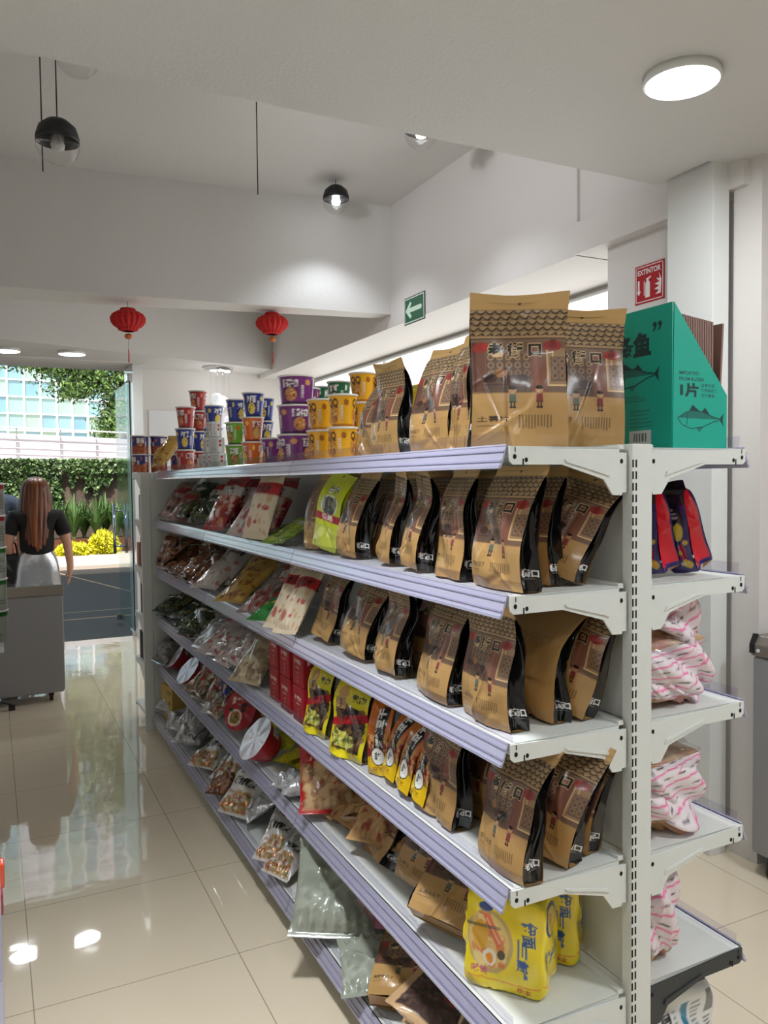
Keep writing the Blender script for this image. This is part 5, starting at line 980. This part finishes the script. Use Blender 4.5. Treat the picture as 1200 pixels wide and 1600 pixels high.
# side goods of the end unit, seen edge-on
for i, (k, y, hh, ww, c, lab) in enumerate(((2, .10, .16, .10, S(150, 146, 144), 'ragged silvery packet'), (3, .08, .19, .1, S(120, 66, 36), 'rusty brown box'), (3, .21, .15, .1, S(150, 84, 44), 'tan brown box'), (4, .10, .22, .12, S(34, 30, 30), 'black box'), (5, .1, .20, .07, S(28, 26, 28), 'tall black box'), (5, .2, .18, .07, S(40, 36, 36), 'charcoal box'))):
    put('goods_box', block_data('goods%d' % i, .2, ww, hh, [Art(8, 8, c)] * 3, f_card, n=8), (-.31, EY + .05 + y, LV(k) + .001), (0, 0, 0), lab + ' on the end unit, shelf ' + ('second', 'third', 'fourth', 'fifth')[k - 2] + ' from the top', 'box')
# cups and packs of the opposite shelving
ca = Art(120, 60, S(150, 150, 140)); ca.rect(0, .82, 1, 1, S(150, 30, 34)); ca.lines(.1, .2, .9, .7, 6, S(60, 60, 60), .6)
cb = Art(120, 60, S(150, 156, 142)); cb.rect(0, .82, 1, 1, S(30, 96, 40)); cb.lines(.1, .2, .9, .7, 6, S(60, 66, 60), .6)
c1, c2 = cup_data('cup_grey_red', .058, .056, .135, ca), cup_data('cup_grey_green', .058, .056, .135, cb)
px_ = atY(8, 1000, 2.55); zc = float(px_[2])
MB().box((LX - .3, 2.38, zc - .022), (-1.225, 2.64, zc)).ob('side_shelf', m_steel, lf)
for i, (c, lab) in enumerate(((c2, 'green-lidded grey cup, lowest of the stack at the frame edge'), (c2, 'green-lidded grey cup second in the stack at the frame edge'), (c2, 'green-lidded grey cup third in the stack at the frame edge'), (c1, 'red-lidded grey cup fourth in the stack at the frame edge'), (c1, 'red-lidded grey cup topmost in the stack at the frame edge'))):
    cup('snack_cup', c, (-1.262, 2.55, zc + .001 + i * .138), i * 30, lab, 'cup', 'grey cups stacked at the frame edge')
for (px, py, Y, c, lab, s) in ((2, 1364, .9, S(216, 70, 30), 'orange packet poking in from the opposite shelving', (.05, .05, .06)), (1, 1408, .8, S(150, 20, 34), 'dark red packet poking in below the orange one', (.04, .05, .05))):
    p = atY(px, py, Y); put('packet', block_data('pk%d' % px, *s, [Art(8, 8, c)] * 3, f_gloss, n=10), (p[0] - s[0] * .35, Y, p[2] - s[2] / 2), (0, 0, 0), lab, 'packet')

# packs behind the front rows, of which tops and sides show
BK = [(2, 300, 'darkgreen', 'far end'), (2, 345, 'redwhite', 'red packs'), (2, 405, 'redwhite', 'cream packet'), (2, 440, 'darkgreen', 'flat green packs'), (3, 275, 'darkorange', 'far end'), (3, 335, 'brown', 'brown heap'), (3, 372, 'darkorange', 'whitish pack'), (3, 412, 'tanpk', 'mustard pack'), (3, 470, 'redwhite', 'striped bundle'), (4, 275, 'darkgreen', 'far end'), (4, 315, 'redclear', 'dark heap'), (4, 352, 'clearred', 'clear packs'), (4, 395, 'redwhite', 'peanut pack'), (5, 285, 'darkgreen', 'tipped bowls'), (5, 325, 'brown', 'noodle packs'), (5, 400, 'yellowflat', 'printed bowl'), (5, 520, 'jerky', 'red peanut pack'), (6, 300, 'brown', 'yellow carton'), (6, 340, 'silver', 'silver packs'), (6, 400, 'silver', 'red oil noodles'), (6, 470, 'darkgreen', 'greyish bag'), (6, 560, 'jerky', 'pink bag')]
for i, (k, px, kind, where) in enumerate(BK):
    ly('snack_pack', kind, k, px, -.11, (.17, .21, .055), -88, 62, 'pack at the back of the ' + ('second', 'third', 'fourth', 'fifth', 'bottom')[k - 2] + ' shelf, behind the ' + where if where != 'far end' else 'pack at the back of the ' + ('second', 'third', 'fourth', 'fifth', 'bottom')[k - 2] + ' shelf, by its far end', seed=200 + i, amp=.01)
ly('snack_pack', 'tanpk', 1, 258, -.27, (.11, .22, .07), -70, 52, 'yellow and dark bag leaning at the far end of the top shelf', 'snack bag', seed=240, amp=.012)
for i, (px, X, kind, lab) in enumerate(((640, .12, 'yellowflat', 'greenish yellow pack showing over the kraft pouches on the far side'), (700, .10, 'pinkclear', 'pink packet peeping over the kraft pouches on the far side'), (735, .10, 'yellowflat', 'greenish yellow pack beside the pink packet on the far side'))):
    ly('snack_pack', kind, 1, px, X, (.19, .25, .05), -90, 78, lab, 'snack bag', seed=250 + i)

# loose heaps of look-alike packs
HR = random.Random(77)
for (k, p0, p1, n, kind, dims, lab, grp) in ((4, 258, 335, 11, 'darkgreen', (.15, .19, .045), 'very dark green pack in the loose heap on the fourth shelf', 'very dark green packs in a loose heap'), (3, 262, 350, 11, 'brown', (.13, .18, .04), 'glossy brown pack in the loose heap on the third shelf', 'glossy brown packs in a loose heap'),
        (4, 338, 405, 6, 'clearred', (.16, .2, .05), 'clear and red pack in the pile on the fourth shelf', 'clear and red packs in a pile'), (6, 268, 345, 9, 'silver', (.14, .19, .055), 'crumpled silver pack in the low heap on the bottom shelf', 'crumpled silver packs in a low heap'), (6, 352, 440, 5, 'silver', (.13, .17, .05), 'crumpled silver pack between the red oil noodle packs', 'crumpled silver packs among noodle packs'),
        (5, 318, 372, 5, 'noodleclear', (.11, .19, .035), 'clear pack of dry noodles in the pile behind the blue packet', 'clear packs of dry noodles in a pile'), (2, 272, 350, 5, 'darkgreen', (.14, .2, .05), 'dark green pack crowded on the second shelf', 'dark green packs crowded on the second shelf'), (5, 545, 640, 5, 'jerky', (.11, .2, .035), 'cream pack in the heap at the back of the fifth shelf', 'cream packs in a heap at the shelf back'), (6, 590, 700, 5, 'jerky', (.11, .2, .035), 'cream jerky pack in the heap deep on the bottom shelf', 'cream jerky packs in a heap')):
    for i in range(n):
        px = p0 + (p1 - p0) * (i + HR.random()) / n
        deep = kind in ('jerky',); X = -(.10 + .12 * HR.random()) if deep else -(.15 + .13 * HR.random())
        ly('snack_pack', kind, k, px, X, dims, -75 + HR.uniform(-30, 30), HR.uniform(14, 38), lab, group=grp, up=HR.choice([0, .015, .035]), seed=300 + i % 6, amp=.013)
# ---------------------------------------------------------------- outside
def out(name, mb, m, label, cat, kind=None, **k): return tag(mb.ob(name, m, **k), label, cat, None, kind)
m_asph = mat('driveway_paving', S(72, 66, 60), .6, var=.3, vscale=3, bump=.3, bscale=25)
m_walk = mat('pale_pavement', S(214, 198, 182), .8, var=.1)
struct('driveway', MB().box((-14, 7.05, -.12), (14, 14.2, -.015)), m_asph)
mb = MB().box((-14, 8.45, -.016), (14, 8.5, -.0125)).box((-14, 9.0, -.016), (14, 9.03, -.0125)); mb.prism([(1.0, 8.6), (1.03, 8.6), (-.3, 14.1), (-.33, 14.1)], 'z', -.016, -.012)
struct('driveway_markings', mb, mat('paving_joint', S(200, 170, 130), .7))
struct('pavement', MB().box((-14, 14.2, -.12), (14, 17.2, .03)).box((-14, 14.15, -.12), (14, 14.3, .05)), m_walk)
m_conc = mat('stained_concrete', S(124, 106, 92), .85, var=.75, vscale=2.2, bump=.4, bscale=20)
struct('garden_wall', MB().box((-14, 18.9, -.1), (14, 19.2, 2.06)), m_conc)
struct('ramp', MB().box((-14, 19.2, -.1), (14, 24, 2.05)), m_walk)
pl = out('planter_bed', MB().box((-14, 17.3, -.1), (14, 17.42, .34)), mat('rusted_planter', S(120, 72, 44), .8, var=.6, vscale=5), 'long rusty brown planter edge below the strappy leaves', 'planter')
MB().box((-14, 17.42, -.1), (14, 18.9, .28)).ob('soil', mat('soil', S(60, 44, 32), .95, var=.4), pl)
def leafmesh(pts, m, name, r=.06, seed=1, asp=.5, cs=None, parent=None, droop=0.0):
    """one folded leaf blade per point, in several greens"""
    rr = np.random.RandomState(seed); n = len(pts); pts = np.asarray(pts)
    a = rr.normal(size=(n, 3)); a[:, 2] -= droop; a /= np.linalg.norm(a, axis=1, keepdims=True); b = np.cross(a, rr.normal(size=(n, 3))); b /= np.linalg.norm(b, axis=1, keepdims=True)
    nn = np.cross(a, b); s = (r * (.6 + .8 * rr.rand(n)))[:, None]
    V = np.stack([pts - a * s, pts + b * s * asp + nn * s * .15, pts + a * s, pts - b * s * asp + nn * s * .15], 1).reshape(-1, 3)
    i = np.arange(n)[:, None] * 4; F = np.concatenate([i + [0, 1, 2], i + [0, 2, 3]]); col = np.array([cs[k] for k in rr.randint(0, len(cs), n)]).repeat(4, 0)
    return link(name, mesh(name, V, [F], m, col, smooth=False), parent)
f_leaf = film('leaf', .55, bump=0); f_leaf.node_tree.nodes['Principled BSDF'].inputs['Transmission Weight'].default_value = 0
GR = [S(62, 92, 48), S(88, 120, 62), S(112, 146, 80), S(46, 72, 40), S(138, 166, 104)]
def ivy():
    n = 26000; x = NR.rand(n) * 10 - 6.5; z = 2.12 - 1.35 * NR.rand(n) ** 1.3
    lim = np.where(x < .25, .55, np.where(x < .75, 1.72 + .15 * np.sin(x * 9), 1.55 + .2 * np.sin(x * 5)))
    k = z > lim + .12 * np.sin(x * 23); x, z = x[k], z[k]
    y = 18.83 - .12 * NR.rand(len(x)) - .08 * (z > 1.8)
    o = leafmesh(np.stack([x, y, z], 1), f_leaf, 'ivy', .045, 3, .7, GR + [S(150, 170, 130)], droop=.5); tag(o, 'thick ivy hanging over the brown garden wall', 'ivy', None, 'stuff')
    n = 2500; x = NR.rand(n) * 10 - 6.5; o2 = None
ivy()
def strap_plant(x, y, z, seed, label):
    r = random.Random(seed); t = thing('strappy_plant', label, 'garden plant', (x, y, z), group='strappy green plants in the planter')
    V, F, Cc = [], [], []
    for i in range(60):
        a = r.random() * 2 * PI; l = .62 + .5 * r.random(); out_ = .25 + .5 * r.random(); w = .026; c = r.choice(GR[:3] + [S(86, 130, 60)])
        px, py = -math.sin(a), math.cos(a); b = len(V)
        for k in range(6):
            s = k / 5; rad = out_ * s ** 1.3 * .7; zz = l * (s * 1.25 - .72 * s ** 2.4 * (out_ * 1.3)); ww = w * (1 - s ** 3)
            for q in (-1, 1): V.append((math.cos(a) * rad + px * ww * q, math.sin(a) * rad + py * ww * q, zz)); Cc.append(c)
        for k in range(5): F.append((b + 2 * k, b + 2 * k + 1, b + 2 * k + 3, b + 2 * k + 2))
    link('leaf_blades', mesh('leaf_blades', V, [np.array(F)], f_leaf, np.array(Cc), smooth=True), t)
    MB().lathe([(.05, -.06), (.04, .06), (.0, .08)], 8).ob('crown', mat('plant_base', S(90, 110, 60), .8), t)
for i, x in enumerate((-1.9, -1.6, -1.3, -1.0, -.7, -.4, -.1, .16, .40, .64, .88, 1.10, 1.32, 1.54, 1.78, 2.05)):
    strap_plant(x, 17.75 + .25 * (i % 2), .30, i, 'strappy green plant in the planter below the ivy' if x < .1 else 'strappy green plant in the planter before the bare wall')
def yellow(x, y, sx, sz, label, seed):
    t = thing('yellow_shrub', label, 'shrub', (x, y, .03)); r = np.random.RandomState(seed); n = 900
    d = r.normal(size=(n, 3)); d /= np.linalg.norm(d, axis=1, keepdims=True); d[:, 2] = abs(d[:, 2]); rad = .75 + .3 * r.rand(n)
    p = d * [sx, .28, sz] * rad[:, None]
    leafmesh(p, f_leaf, 'foliage', .045, seed, .55, [S(226, 214, 30), S(240, 232, 60), S(190, 190, 30), S(206, 214, 70)], t)
    MB().lathe([(.1, 0), (.12, sz * .3), (0, sz * .5)], 8).ob('stem_clump', mat('shrub_stem', S(120, 120, 40), .9), t)
yellow(.32, 16.85, .42, .26, 'low bright yellow shrub before the planter, the long part', 21); yellow(.93, 16.9, .34, .50, 'taller bright yellow shrub before the planter', 22)
# railing and parapet of the ramp
m_rl = mat('white_rail', S(226, 224, 226), .5); m_par = mat('pale_grey_parapet', S(196, 194, 202), .7, var=.06)
struct('ramp_parapet', MB().prism([(-14, 2.05), (14, 2.05), (14, 2.45), (2.4, 2.74), (-1.2, 2.88), (-14, 3.3)], 'y', 21.2, 21.4), m_par)
rt = thing('ramp_railing', 'white railing of several bars along the pale ramp parapet', 'railing', (0, 21.0, 0))
for k in range(6):
    z = 2.1 + k * .155 + (.05 if k == 5 else 0); MB().tube([(-9, 0, z + .26), (-1.2, 0, z + .09), (2.4, 0, z - .03), (9, 0, z - .25)], .012 if k < 5 else .02, 8).ob('rail_bar', m_rl, rt)
for x in (-4.4, -3.4, -2.45, -1.5, -.62, .42, 1.3, 2.2): MB().tube([(x, .02, 2.0), (x, .02, 2.97 - .034 * x)], .016, 8).ob('rail_post', m_grey, rt)
# curved glass building
def facade():
    t = thing('glass_office_building', 'pale blue curved glass office building behind the ramp', 'building', (0, 0, 0))
    m_gl = film('facade_glass', .12, .25, bump=0, spec=.8); cx, cy, Rr = -6, 88, 42.0
    a0, a1, na, nz, z0, dz = math.radians(-118), math.radians(-58), 52, 36, -2, .92
    V, F, Cc = [], [], []; r = random.Random(5); mb = MB()
    P = lambda a, rad: (cx + rad * math.cos(a), cy + rad * math.sin(a))
    for i in range(na):
        aa, ab = a0 + (a1 - a0) * i / na, a0 + (a1 - a0) * (i + 1) / na; (xa, ya), (xb, yb) = P(aa, Rr), P(ab, Rr)
        for k in range(nz):
            b = len(V); za, zb = z0 + k * dz, z0 + (k + 1) * dz; V += [(xa, ya, za), (xb, yb, za), (xb, yb, zb), (xa, ya, zb)]; F.append((b, b + 1, b + 2, b + 3))
            c = r.choice([S(150, 190, 200), S(160, 200, 206), S(168, 204, 198), S(176, 206, 190), S(140, 184, 200)]) if i not in (31, 32, 36) or k < 14 else S(236, 238, 240); Cc += [c] * 4
        (xo, yo), (xp, yp) = P(aa, Rr + .14), P(aa, Rr); tx, ty = -math.sin(aa) * .045, math.cos(aa) * .045
        mb.add([(xo - tx, yo - ty, z0), (xo + tx, yo + ty, z0), (xp + tx, yp + ty, z0), (xp - tx, yp - ty, z0), (xo - tx, yo - ty, z0 + nz * dz), (xo + tx, yo + ty, z0 + nz * dz), (xp + tx, yp + ty, z0 + nz * dz), (xp - tx, yp - ty, z0 + nz * dz)], [(0, 1, 5, 4), (1, 2, 6, 5), (3, 0, 4, 7), (4, 5, 6, 7)])
    for k in range(nz):
        z = z0 + k * dz
        for i in range(na):
            aa, ab = a0 + (a1 - a0) * i / na, a0 + (a1 - a0) * (i + 1) / na; (xa, ya), (xb, yb) = P(aa, Rr + .1), P(ab, Rr + .1); (xc, yc), (xd, yd) = P(aa, Rr), P(ab, Rr)
            mb.add([(xa, ya, z), (xb, yb, z), (xb, yb, z + .07), (xa, ya, z + .07), (xc, yc, z), (xd, yd, z), (xd, yd, z + .07), (xc, yc, z + .07)], [(0, 1, 2, 3), (0, 1, 5, 4), (3, 2, 6, 7)])
    link('glass_panes', mesh('glass_panes', V, [np.array(F)], m_gl, np.array(Cc), smooth=False), t); mb.ob('mullion_grid', mat('white_mullion', S(236, 240, 242), .5), t)
facade()
struct('ground_outside', MB().box((-40, 24, -.5), (40, 90, .0)), m_walk)
def tree():
    bx, by = 2.45, 23.4; t = thing('street_tree', 'leafy tree with arching branches in front of the glass building', 'tree', (bx, by, 2.05))
    tr = MB().tube([(0, 0, -.1), (-.05, 0, 1.4), (-.12, 0, 2.5), (-.3, .1, 3.4), (-.5, .1, 5.2)], [.17, .15, .13, .11, .06], 10).tube([(-.12, 0, 2.4), (-.7, -.1, 2.75), (-1.5, -.3, 3.15), (-2.6, -.4, 3.35), (-3.4, -.5, 3.3)], [.09, .07, .055, .035, .015], 8).tube([(-.2, 0, 2.9), (.6, .2, 3.7), (1.6, .3, 4.3)], [.08, .06, .03], 8)
    tr.tube([(-.7, -.1, 2.75), (-1.2, -.2, 2.5), (-1.7, -.3, 2.2)], [.04, .03, .012], 6).ob('branches', mat('bark', S(62, 52, 44), .9, var=.5, bump=.4), t, smooth=True)
    pts = []; r = np.random.RandomState(9)
    for (x, y, z, sx, sz, n) in ((-.45, -.1, .95, .42, .75, 1500), (-.1, 0, 2.0, .6, .6, 1000), (-1.0, -.2, 2.6, .75, .5, 1300), (-1.9, -.3, 2.95, .85, .5, 1500), (-2.9, -.4, 3.15, .75, .38, 1100), (-3.5, -.4, 3.25, .45, .22, 350), (-1.5, -.3, 2.15, .55, .26, 500), (-.9, 0, 4.0, 1.6, 1.0, 3000), (.9, .2, 3.6, 1.2, 1.2, 2200), (-.2, 0, 5.6, 1.9, 1.1, 2600), (-2.4, -.3, 3.9, 1.0, .6, 1500), (.4, 0, 1.2, .5, .9, 900)):
        n = int(n * 1.6); d = r.normal(size=(n, 3)) * .5; pts.append(d * [sx, .7, sz] + [x, y, z])
    leafmesh(np.concatenate(pts), f_leaf, 'foliage', .072, 4, .36, GR + [S(140, 170, 80), S(110, 150, 60)], t, droop=.6)
tree()
# ---------------------------------------------------------------- people
def skin_body(name, joints, edges, m, parent, sub=2, root=0):
    me = bpy.data.meshes.new(name); me.from_pydata([j[0] for j in joints], edges, []); o = link(name, me, parent)
    me.materials.append(m)
    sk = o.modifiers.new('skin', 'SKIN'); sk.use_smooth_shade = True
    for i, j in enumerate(joints):
        d = me.skin_vertices[0].data[i]; r = j[1]; d.radius = r if isinstance(r, tuple) else (r, r); d.use_root = (i == root)
    s = o.modifiers.new('sub', 'SUBSURF'); s.levels = sub; s.render_levels = sub
    return o
m_skin = mat('skin', S(214, 160, 134), .5, var=.08)
def woman():
    t = thing('person', 'woman with long auburn hair, black top and silver trousers walking out', 'person', (-.915, 6.05, 0))
    J = [((0, 0, .90), (.125, .09)), ((0, -.005, 1.06), (.125, .09)), ((0, -.01, 1.22), (.15, .10)), ((0, 0, 1.34), (.12, .075)), ((0, .015, 1.40), (.052, .052)), ((0, .03, 1.48), (.066, .078)), ((0, .035, 1.555), (.07, .082)), ((0, .03, 1.60), (.04, .05)),
         ((-.175, -.01, 1.325), .056), ((-.235, -.03, 1.10), .045), ((-.20, .10, .94), .034), ((-.17, .15, .89), .026),
         ((.175, -.01, 1.325), .056), ((.25, -.02, 1.08), .044), ((.272, .02, .88), .031), ((.27, .035, .82), (.02, .033)),
         ((-.09, 0, .82), .07), ((-.115, .0, .46), .045), ((-.10, -.02, .08), .04), ((-.10, .1, .035), .036), ((.09, 0, .82), .07), ((.122, -.045, .46), .045), ((.12, -.16, .10), .04), ((.12, -.06, .035), .036)]
    E = [(0, 1), (1, 2), (2, 3), (3, 4), (4, 5), (5, 6), (6, 7), (3, 8), (8, 9), (9, 10), (10, 11), (3, 12), (12, 13), (13, 14), (14, 15), (0, 16), (16, 17), (17, 18), (18, 19), (0, 20), (20, 21), (21, 22), (22, 23)]
    for h, (x, y, z), sx in ((11, (-.16, .17, .865), 1), (15, (.27, .04, .795), 1)):
        for f, (dy, ln) in enumerate(((-.028, .075), (-.009, .085), (.011, .08), (.029, .062))):
            a = len(J); J.append(((x, y + dy, z - .01), .0095)); J.append(((x - .008, y + dy + .004, z - .01 - ln * .5), .0085)); J.append(((x - .022, y + dy + .006, z - .01 - ln), .0075)); E += [(h, a), (a, a + 1), (a + 1, a + 2)]
        a = len(J); J.append(((x - .02, y + .035, z + .005), .011)); J.append(((x - .035, y + .055, z - .03), .0085)); E += [(h, a), (a, a + 1)]
    J = [((p[0], p[1], p[2]), r) for p, r in J]
    skin_body('body', J, E, m_skin, t, 2)
    shirt = skin_body('black_top', [((0, -.005, .93), (.165, .128)), ((0, -.01, 1.14), (.15, .115)), ((0, -.01, 1.25), (.172, .122)), ((0, .0, 1.345), (.135, .09)), ((-.17, -.01, 1.33), .074), ((-.215, -.02, 1.20), .07), ((-.225, -.025, 1.165), .072), ((.17, -.01, 1.33), .074), ((.222, -.02, 1.19), .07), ((.232, -.02, 1.155), .072)], [(0, 1), (1, 2), (2, 3), (3, 4), (4, 5), (5, 6), (3, 7), (7, 8), (8, 9)], mat('black_cotton', S(24, 22, 24), .85, bump=.3), t)
    m_sil = mat('silver_fabric', S(214, 216, 222), .24, .85, bump=.9, bscale=7)
    skin_body('silver_trousers', [((0, .0, 1.13), (.15, .118)), ((0, .0, .93), (.178, .138)), ((-.1, 0, .74), (.092, .105)), ((-.118, .0, .44), .074), ((-.118, -.01, .07), .066), ((.1, 0, .74), (.092, .105)), ((.125, -.05, .44), .074), ((.138, -.15, .09), .066)], [(0, 1), (1, 2), (2, 3), (3, 4), (1, 5), (5, 6), (6, 7)], m_sil, t, 2, 1)
    # long hair falling over the back: strand ridges on a mantle round the head
    n, m = 120, 60; U, V = np.meshgrid(np.linspace(0, 1, n), np.linspace(0, 1, m)); r = np.random.RandomState(3); rid = r.rand(n)
    ang = (U - .5) * 2 * math.radians(150)
    head = np.clip(V / .2, 0, 1); fall = np.clip((V - .2) / .8, 0, 1)
    rad = .098 * np.sin(head * PI / 2) + .01 * fall + .005 * (rid[None, :] - .5) + .004 * np.sin(U * 90 + V * 5)
    wid = 1 + .26 * np.sin(np.clip(fall * 1.25, 0, 1) * PI / 2) - .45 * fall ** 2.2; dep_ = 1 - .1 * fall
    x = np.sin(ang) * rad * wid; y = -np.cos(ang) * rad * dep_ * 1.08 + .035 - .07 * fall ** .8 * np.cos(ang * .6)
    ln = .50 * (1 - .55 * np.abs(U - .5) * 2 ** 1) + .05 * rid[None, :]
    z = 1.655 - .10 * (1 - np.cos(head * PI / 2)) - fall * ln
    cols = np.array([S(78, 40, 18), S(104, 54, 24), S(134, 74, 34), S(88, 46, 20)])[r.randint(0, 4, n)]
    col = np.broadcast_to(cols[None], (m, n, 3)) * (1 + .55 * fall[..., None] * np.array([.6, .42, .2]))
    o = link('long_hair', mesh('long_hair', np.stack([x, y, z], -1).reshape(-1, 3), [quads(m, n)], film('hair', .35, bump=0), np.clip(col, 0, 1).reshape(-1, 3)), t)
    so = o.modifiers.new('t', 'SOLIDIFY'); so.thickness = .02; so.offset = -1
    for s in (-1, 1): MB().lathe([(0, -.02), (.012, -.012), (.016, 0), (.012, .014), (0, .02)], 10, (s * .078, .04, 1.52)).ob('ear', m_skin, t, smooth=True)
    mb = MB().lathe([(0, .012), (.012, 0), (.009, -.012), (0, -.016)], 8, (0, .118, 1.51)); mb.ob('nose', m_skin, t, smooth=True)
    for s in (-1, 1): MB().lathe([(0, .009), (.01, 0), (0, -.009)], 8, (s * .03, .106, 1.535)).ob('eye', m_black, t, smooth=True)
    MB().box((-.02, .104, 1.468), (.02, .11, 1.476)).ob('mouth', mat('lip', S(170, 80, 76), .5), t, bevel=.002)
    t.scale = (.96, 1, .965); return t
woman()
b = thing('handbag', 'black slouchy handbag hanging from the crook of the woman\'s arm', 'handbag', (-1.125, 6.10, .72))
block = block_data('bag_leather', .17, .12, .25, [Art(8, 8, S(30, 30, 32))] * 3, film('leather', .4, bump=.4, bscale=40), n=30, puff=.012, seed=7, pw=6); link('bag_body', block, b)
for y in (-.03, .03): MB().tube([(-.06, y, .23), (-.05, y, .33), (0, y, .385), (.045, y, .33), (.06, y, .23)], .008, 8).ob('bag_strap', m_black, b, smooth=True)
MB().tube([(-.08, 0, .02), (-.05, 0, -.07), (.03, .0, -.11), (.085, 0, -.02), (.08, 0, .03)], .008, 8).ob('long_strap', m_black, b, smooth=True)
def man():
    t = thing('person', 'person in a slate blue shirt, only shoulder and side inside the frame', 'person', (-1.26, 6.75, 0))
    J = [((0, 0, .92), (.16, .12)), ((0, 0, 1.1), (.15, .11)), ((0, 0, 1.28), (.165, .115)), ((0, 0, 1.40), (.12, .085)), ((0, .01, 1.48), .055), ((0, .03, 1.57), (.07, .08)), ((0, .03, 1.67), (.06, .07)), ((-.2, 0, 1.38), .06), ((-.25, 0, 1.12), .047), ((-.24, .08, .88), .033), ((-.24, .1, .80), (.018, .034)), ((.2, 0, 1.38), .06), ((.25, -.01, 1.12), .047), ((.24, .06, .88), .033), ((.24, .08, .80), (.018, .034)), ((-.1, 0, .86), .095), ((-.11, 0, .48), .065), ((-.11, -.02, .07), .045), ((-.11, .1, .035), .04), ((.1, 0, .86), .095), ((.11, 0, .48), .065), ((.11, -.02, .07), .045), ((.11, .1, .035), .04)]
    E = [(0, 1), (1, 2), (2, 3), (3, 4), (4, 5), (5, 6), (3, 7), (7, 8), (8, 9), (9, 10), (3, 11), (11, 12), (12, 13), (13, 14), (0, 15), (15, 16), (16, 17), (17, 18), (0, 19), (19, 20), (20, 21), (21, 22)]
    for h, x, y in ((10, -.24, .1), (14, .24, .08)):
        for dy, ln in ((-.03, .07), (-.01, .085), (.01, .08), (.03, .065)):
            a = len(J); J.append(((x, y + dy, .775), .0095)); J.append(((x * .97, y + dy + .006, .775 - ln), .008)); E += [(h, a), (a, a + 1)]
        a = len(J); J.append(((x * .93, y + .045, .79), .011)); J.append(((x * .9, y + .06, .75), .009)); E += [(h, a), (a, a + 1)]
    skin_body('body', J, E, m_skin, t, 1)
    skin_body('slate_shirt', [((0, 0, .82), (.185, .14)), ((0, 0, 1.1), (.18, .135)), ((0, 0, 1.3), (.185, .135)), ((0, 0, 1.405), (.14, .10)), ((-.2, 0, 1.385), .078), ((-.245, 0, 1.17), .07), ((.2, 0, 1.385), .078), ((.25, 0, 1.17), .07), ((.255, .01, 1.1), .07)], [(0, 1), (1, 2), (2, 3), (3, 4), (4, 5), (3, 6), (6, 7), (7, 8)], mat('slate_cotton', S(74, 86, 104), .85, bump=.3), t)
    skin_body('dark_trousers', [((0, 0, 1.06), (.165, .125)), ((0, 0, .9), (.175, .135)), ((-.1, 0, .78), .1), ((-.11, 0, .46), .08), ((-.11, -.01, .1), .07), ((.1, 0, .78), .1), ((.11, 0, .46), .08), ((.11, -.01, .1), .07)], [(0, 1), (1, 2), (2, 3), (3, 4), (1, 5), (5, 6), (6, 7)], mat('dark_denim', S(40, 42, 52), .8), t, 2, 1)
    bm = bmesh.new(); bmesh.ops.create_uvsphere(bm, u_segments=20, v_segments=12, radius=.098); bm.transform(Matrix.Translation((0, .015, 1.665)) @ Matrix.Diagonal((.9, 1.05, 1, 1))); me = bpy.data.meshes.new('hair'); bm.to_mesh(me); bm.free(); me.materials.append(mat('dark_hair', S(30, 24, 22), .6, bump=.5)); link('short_hair', me, t)
man()
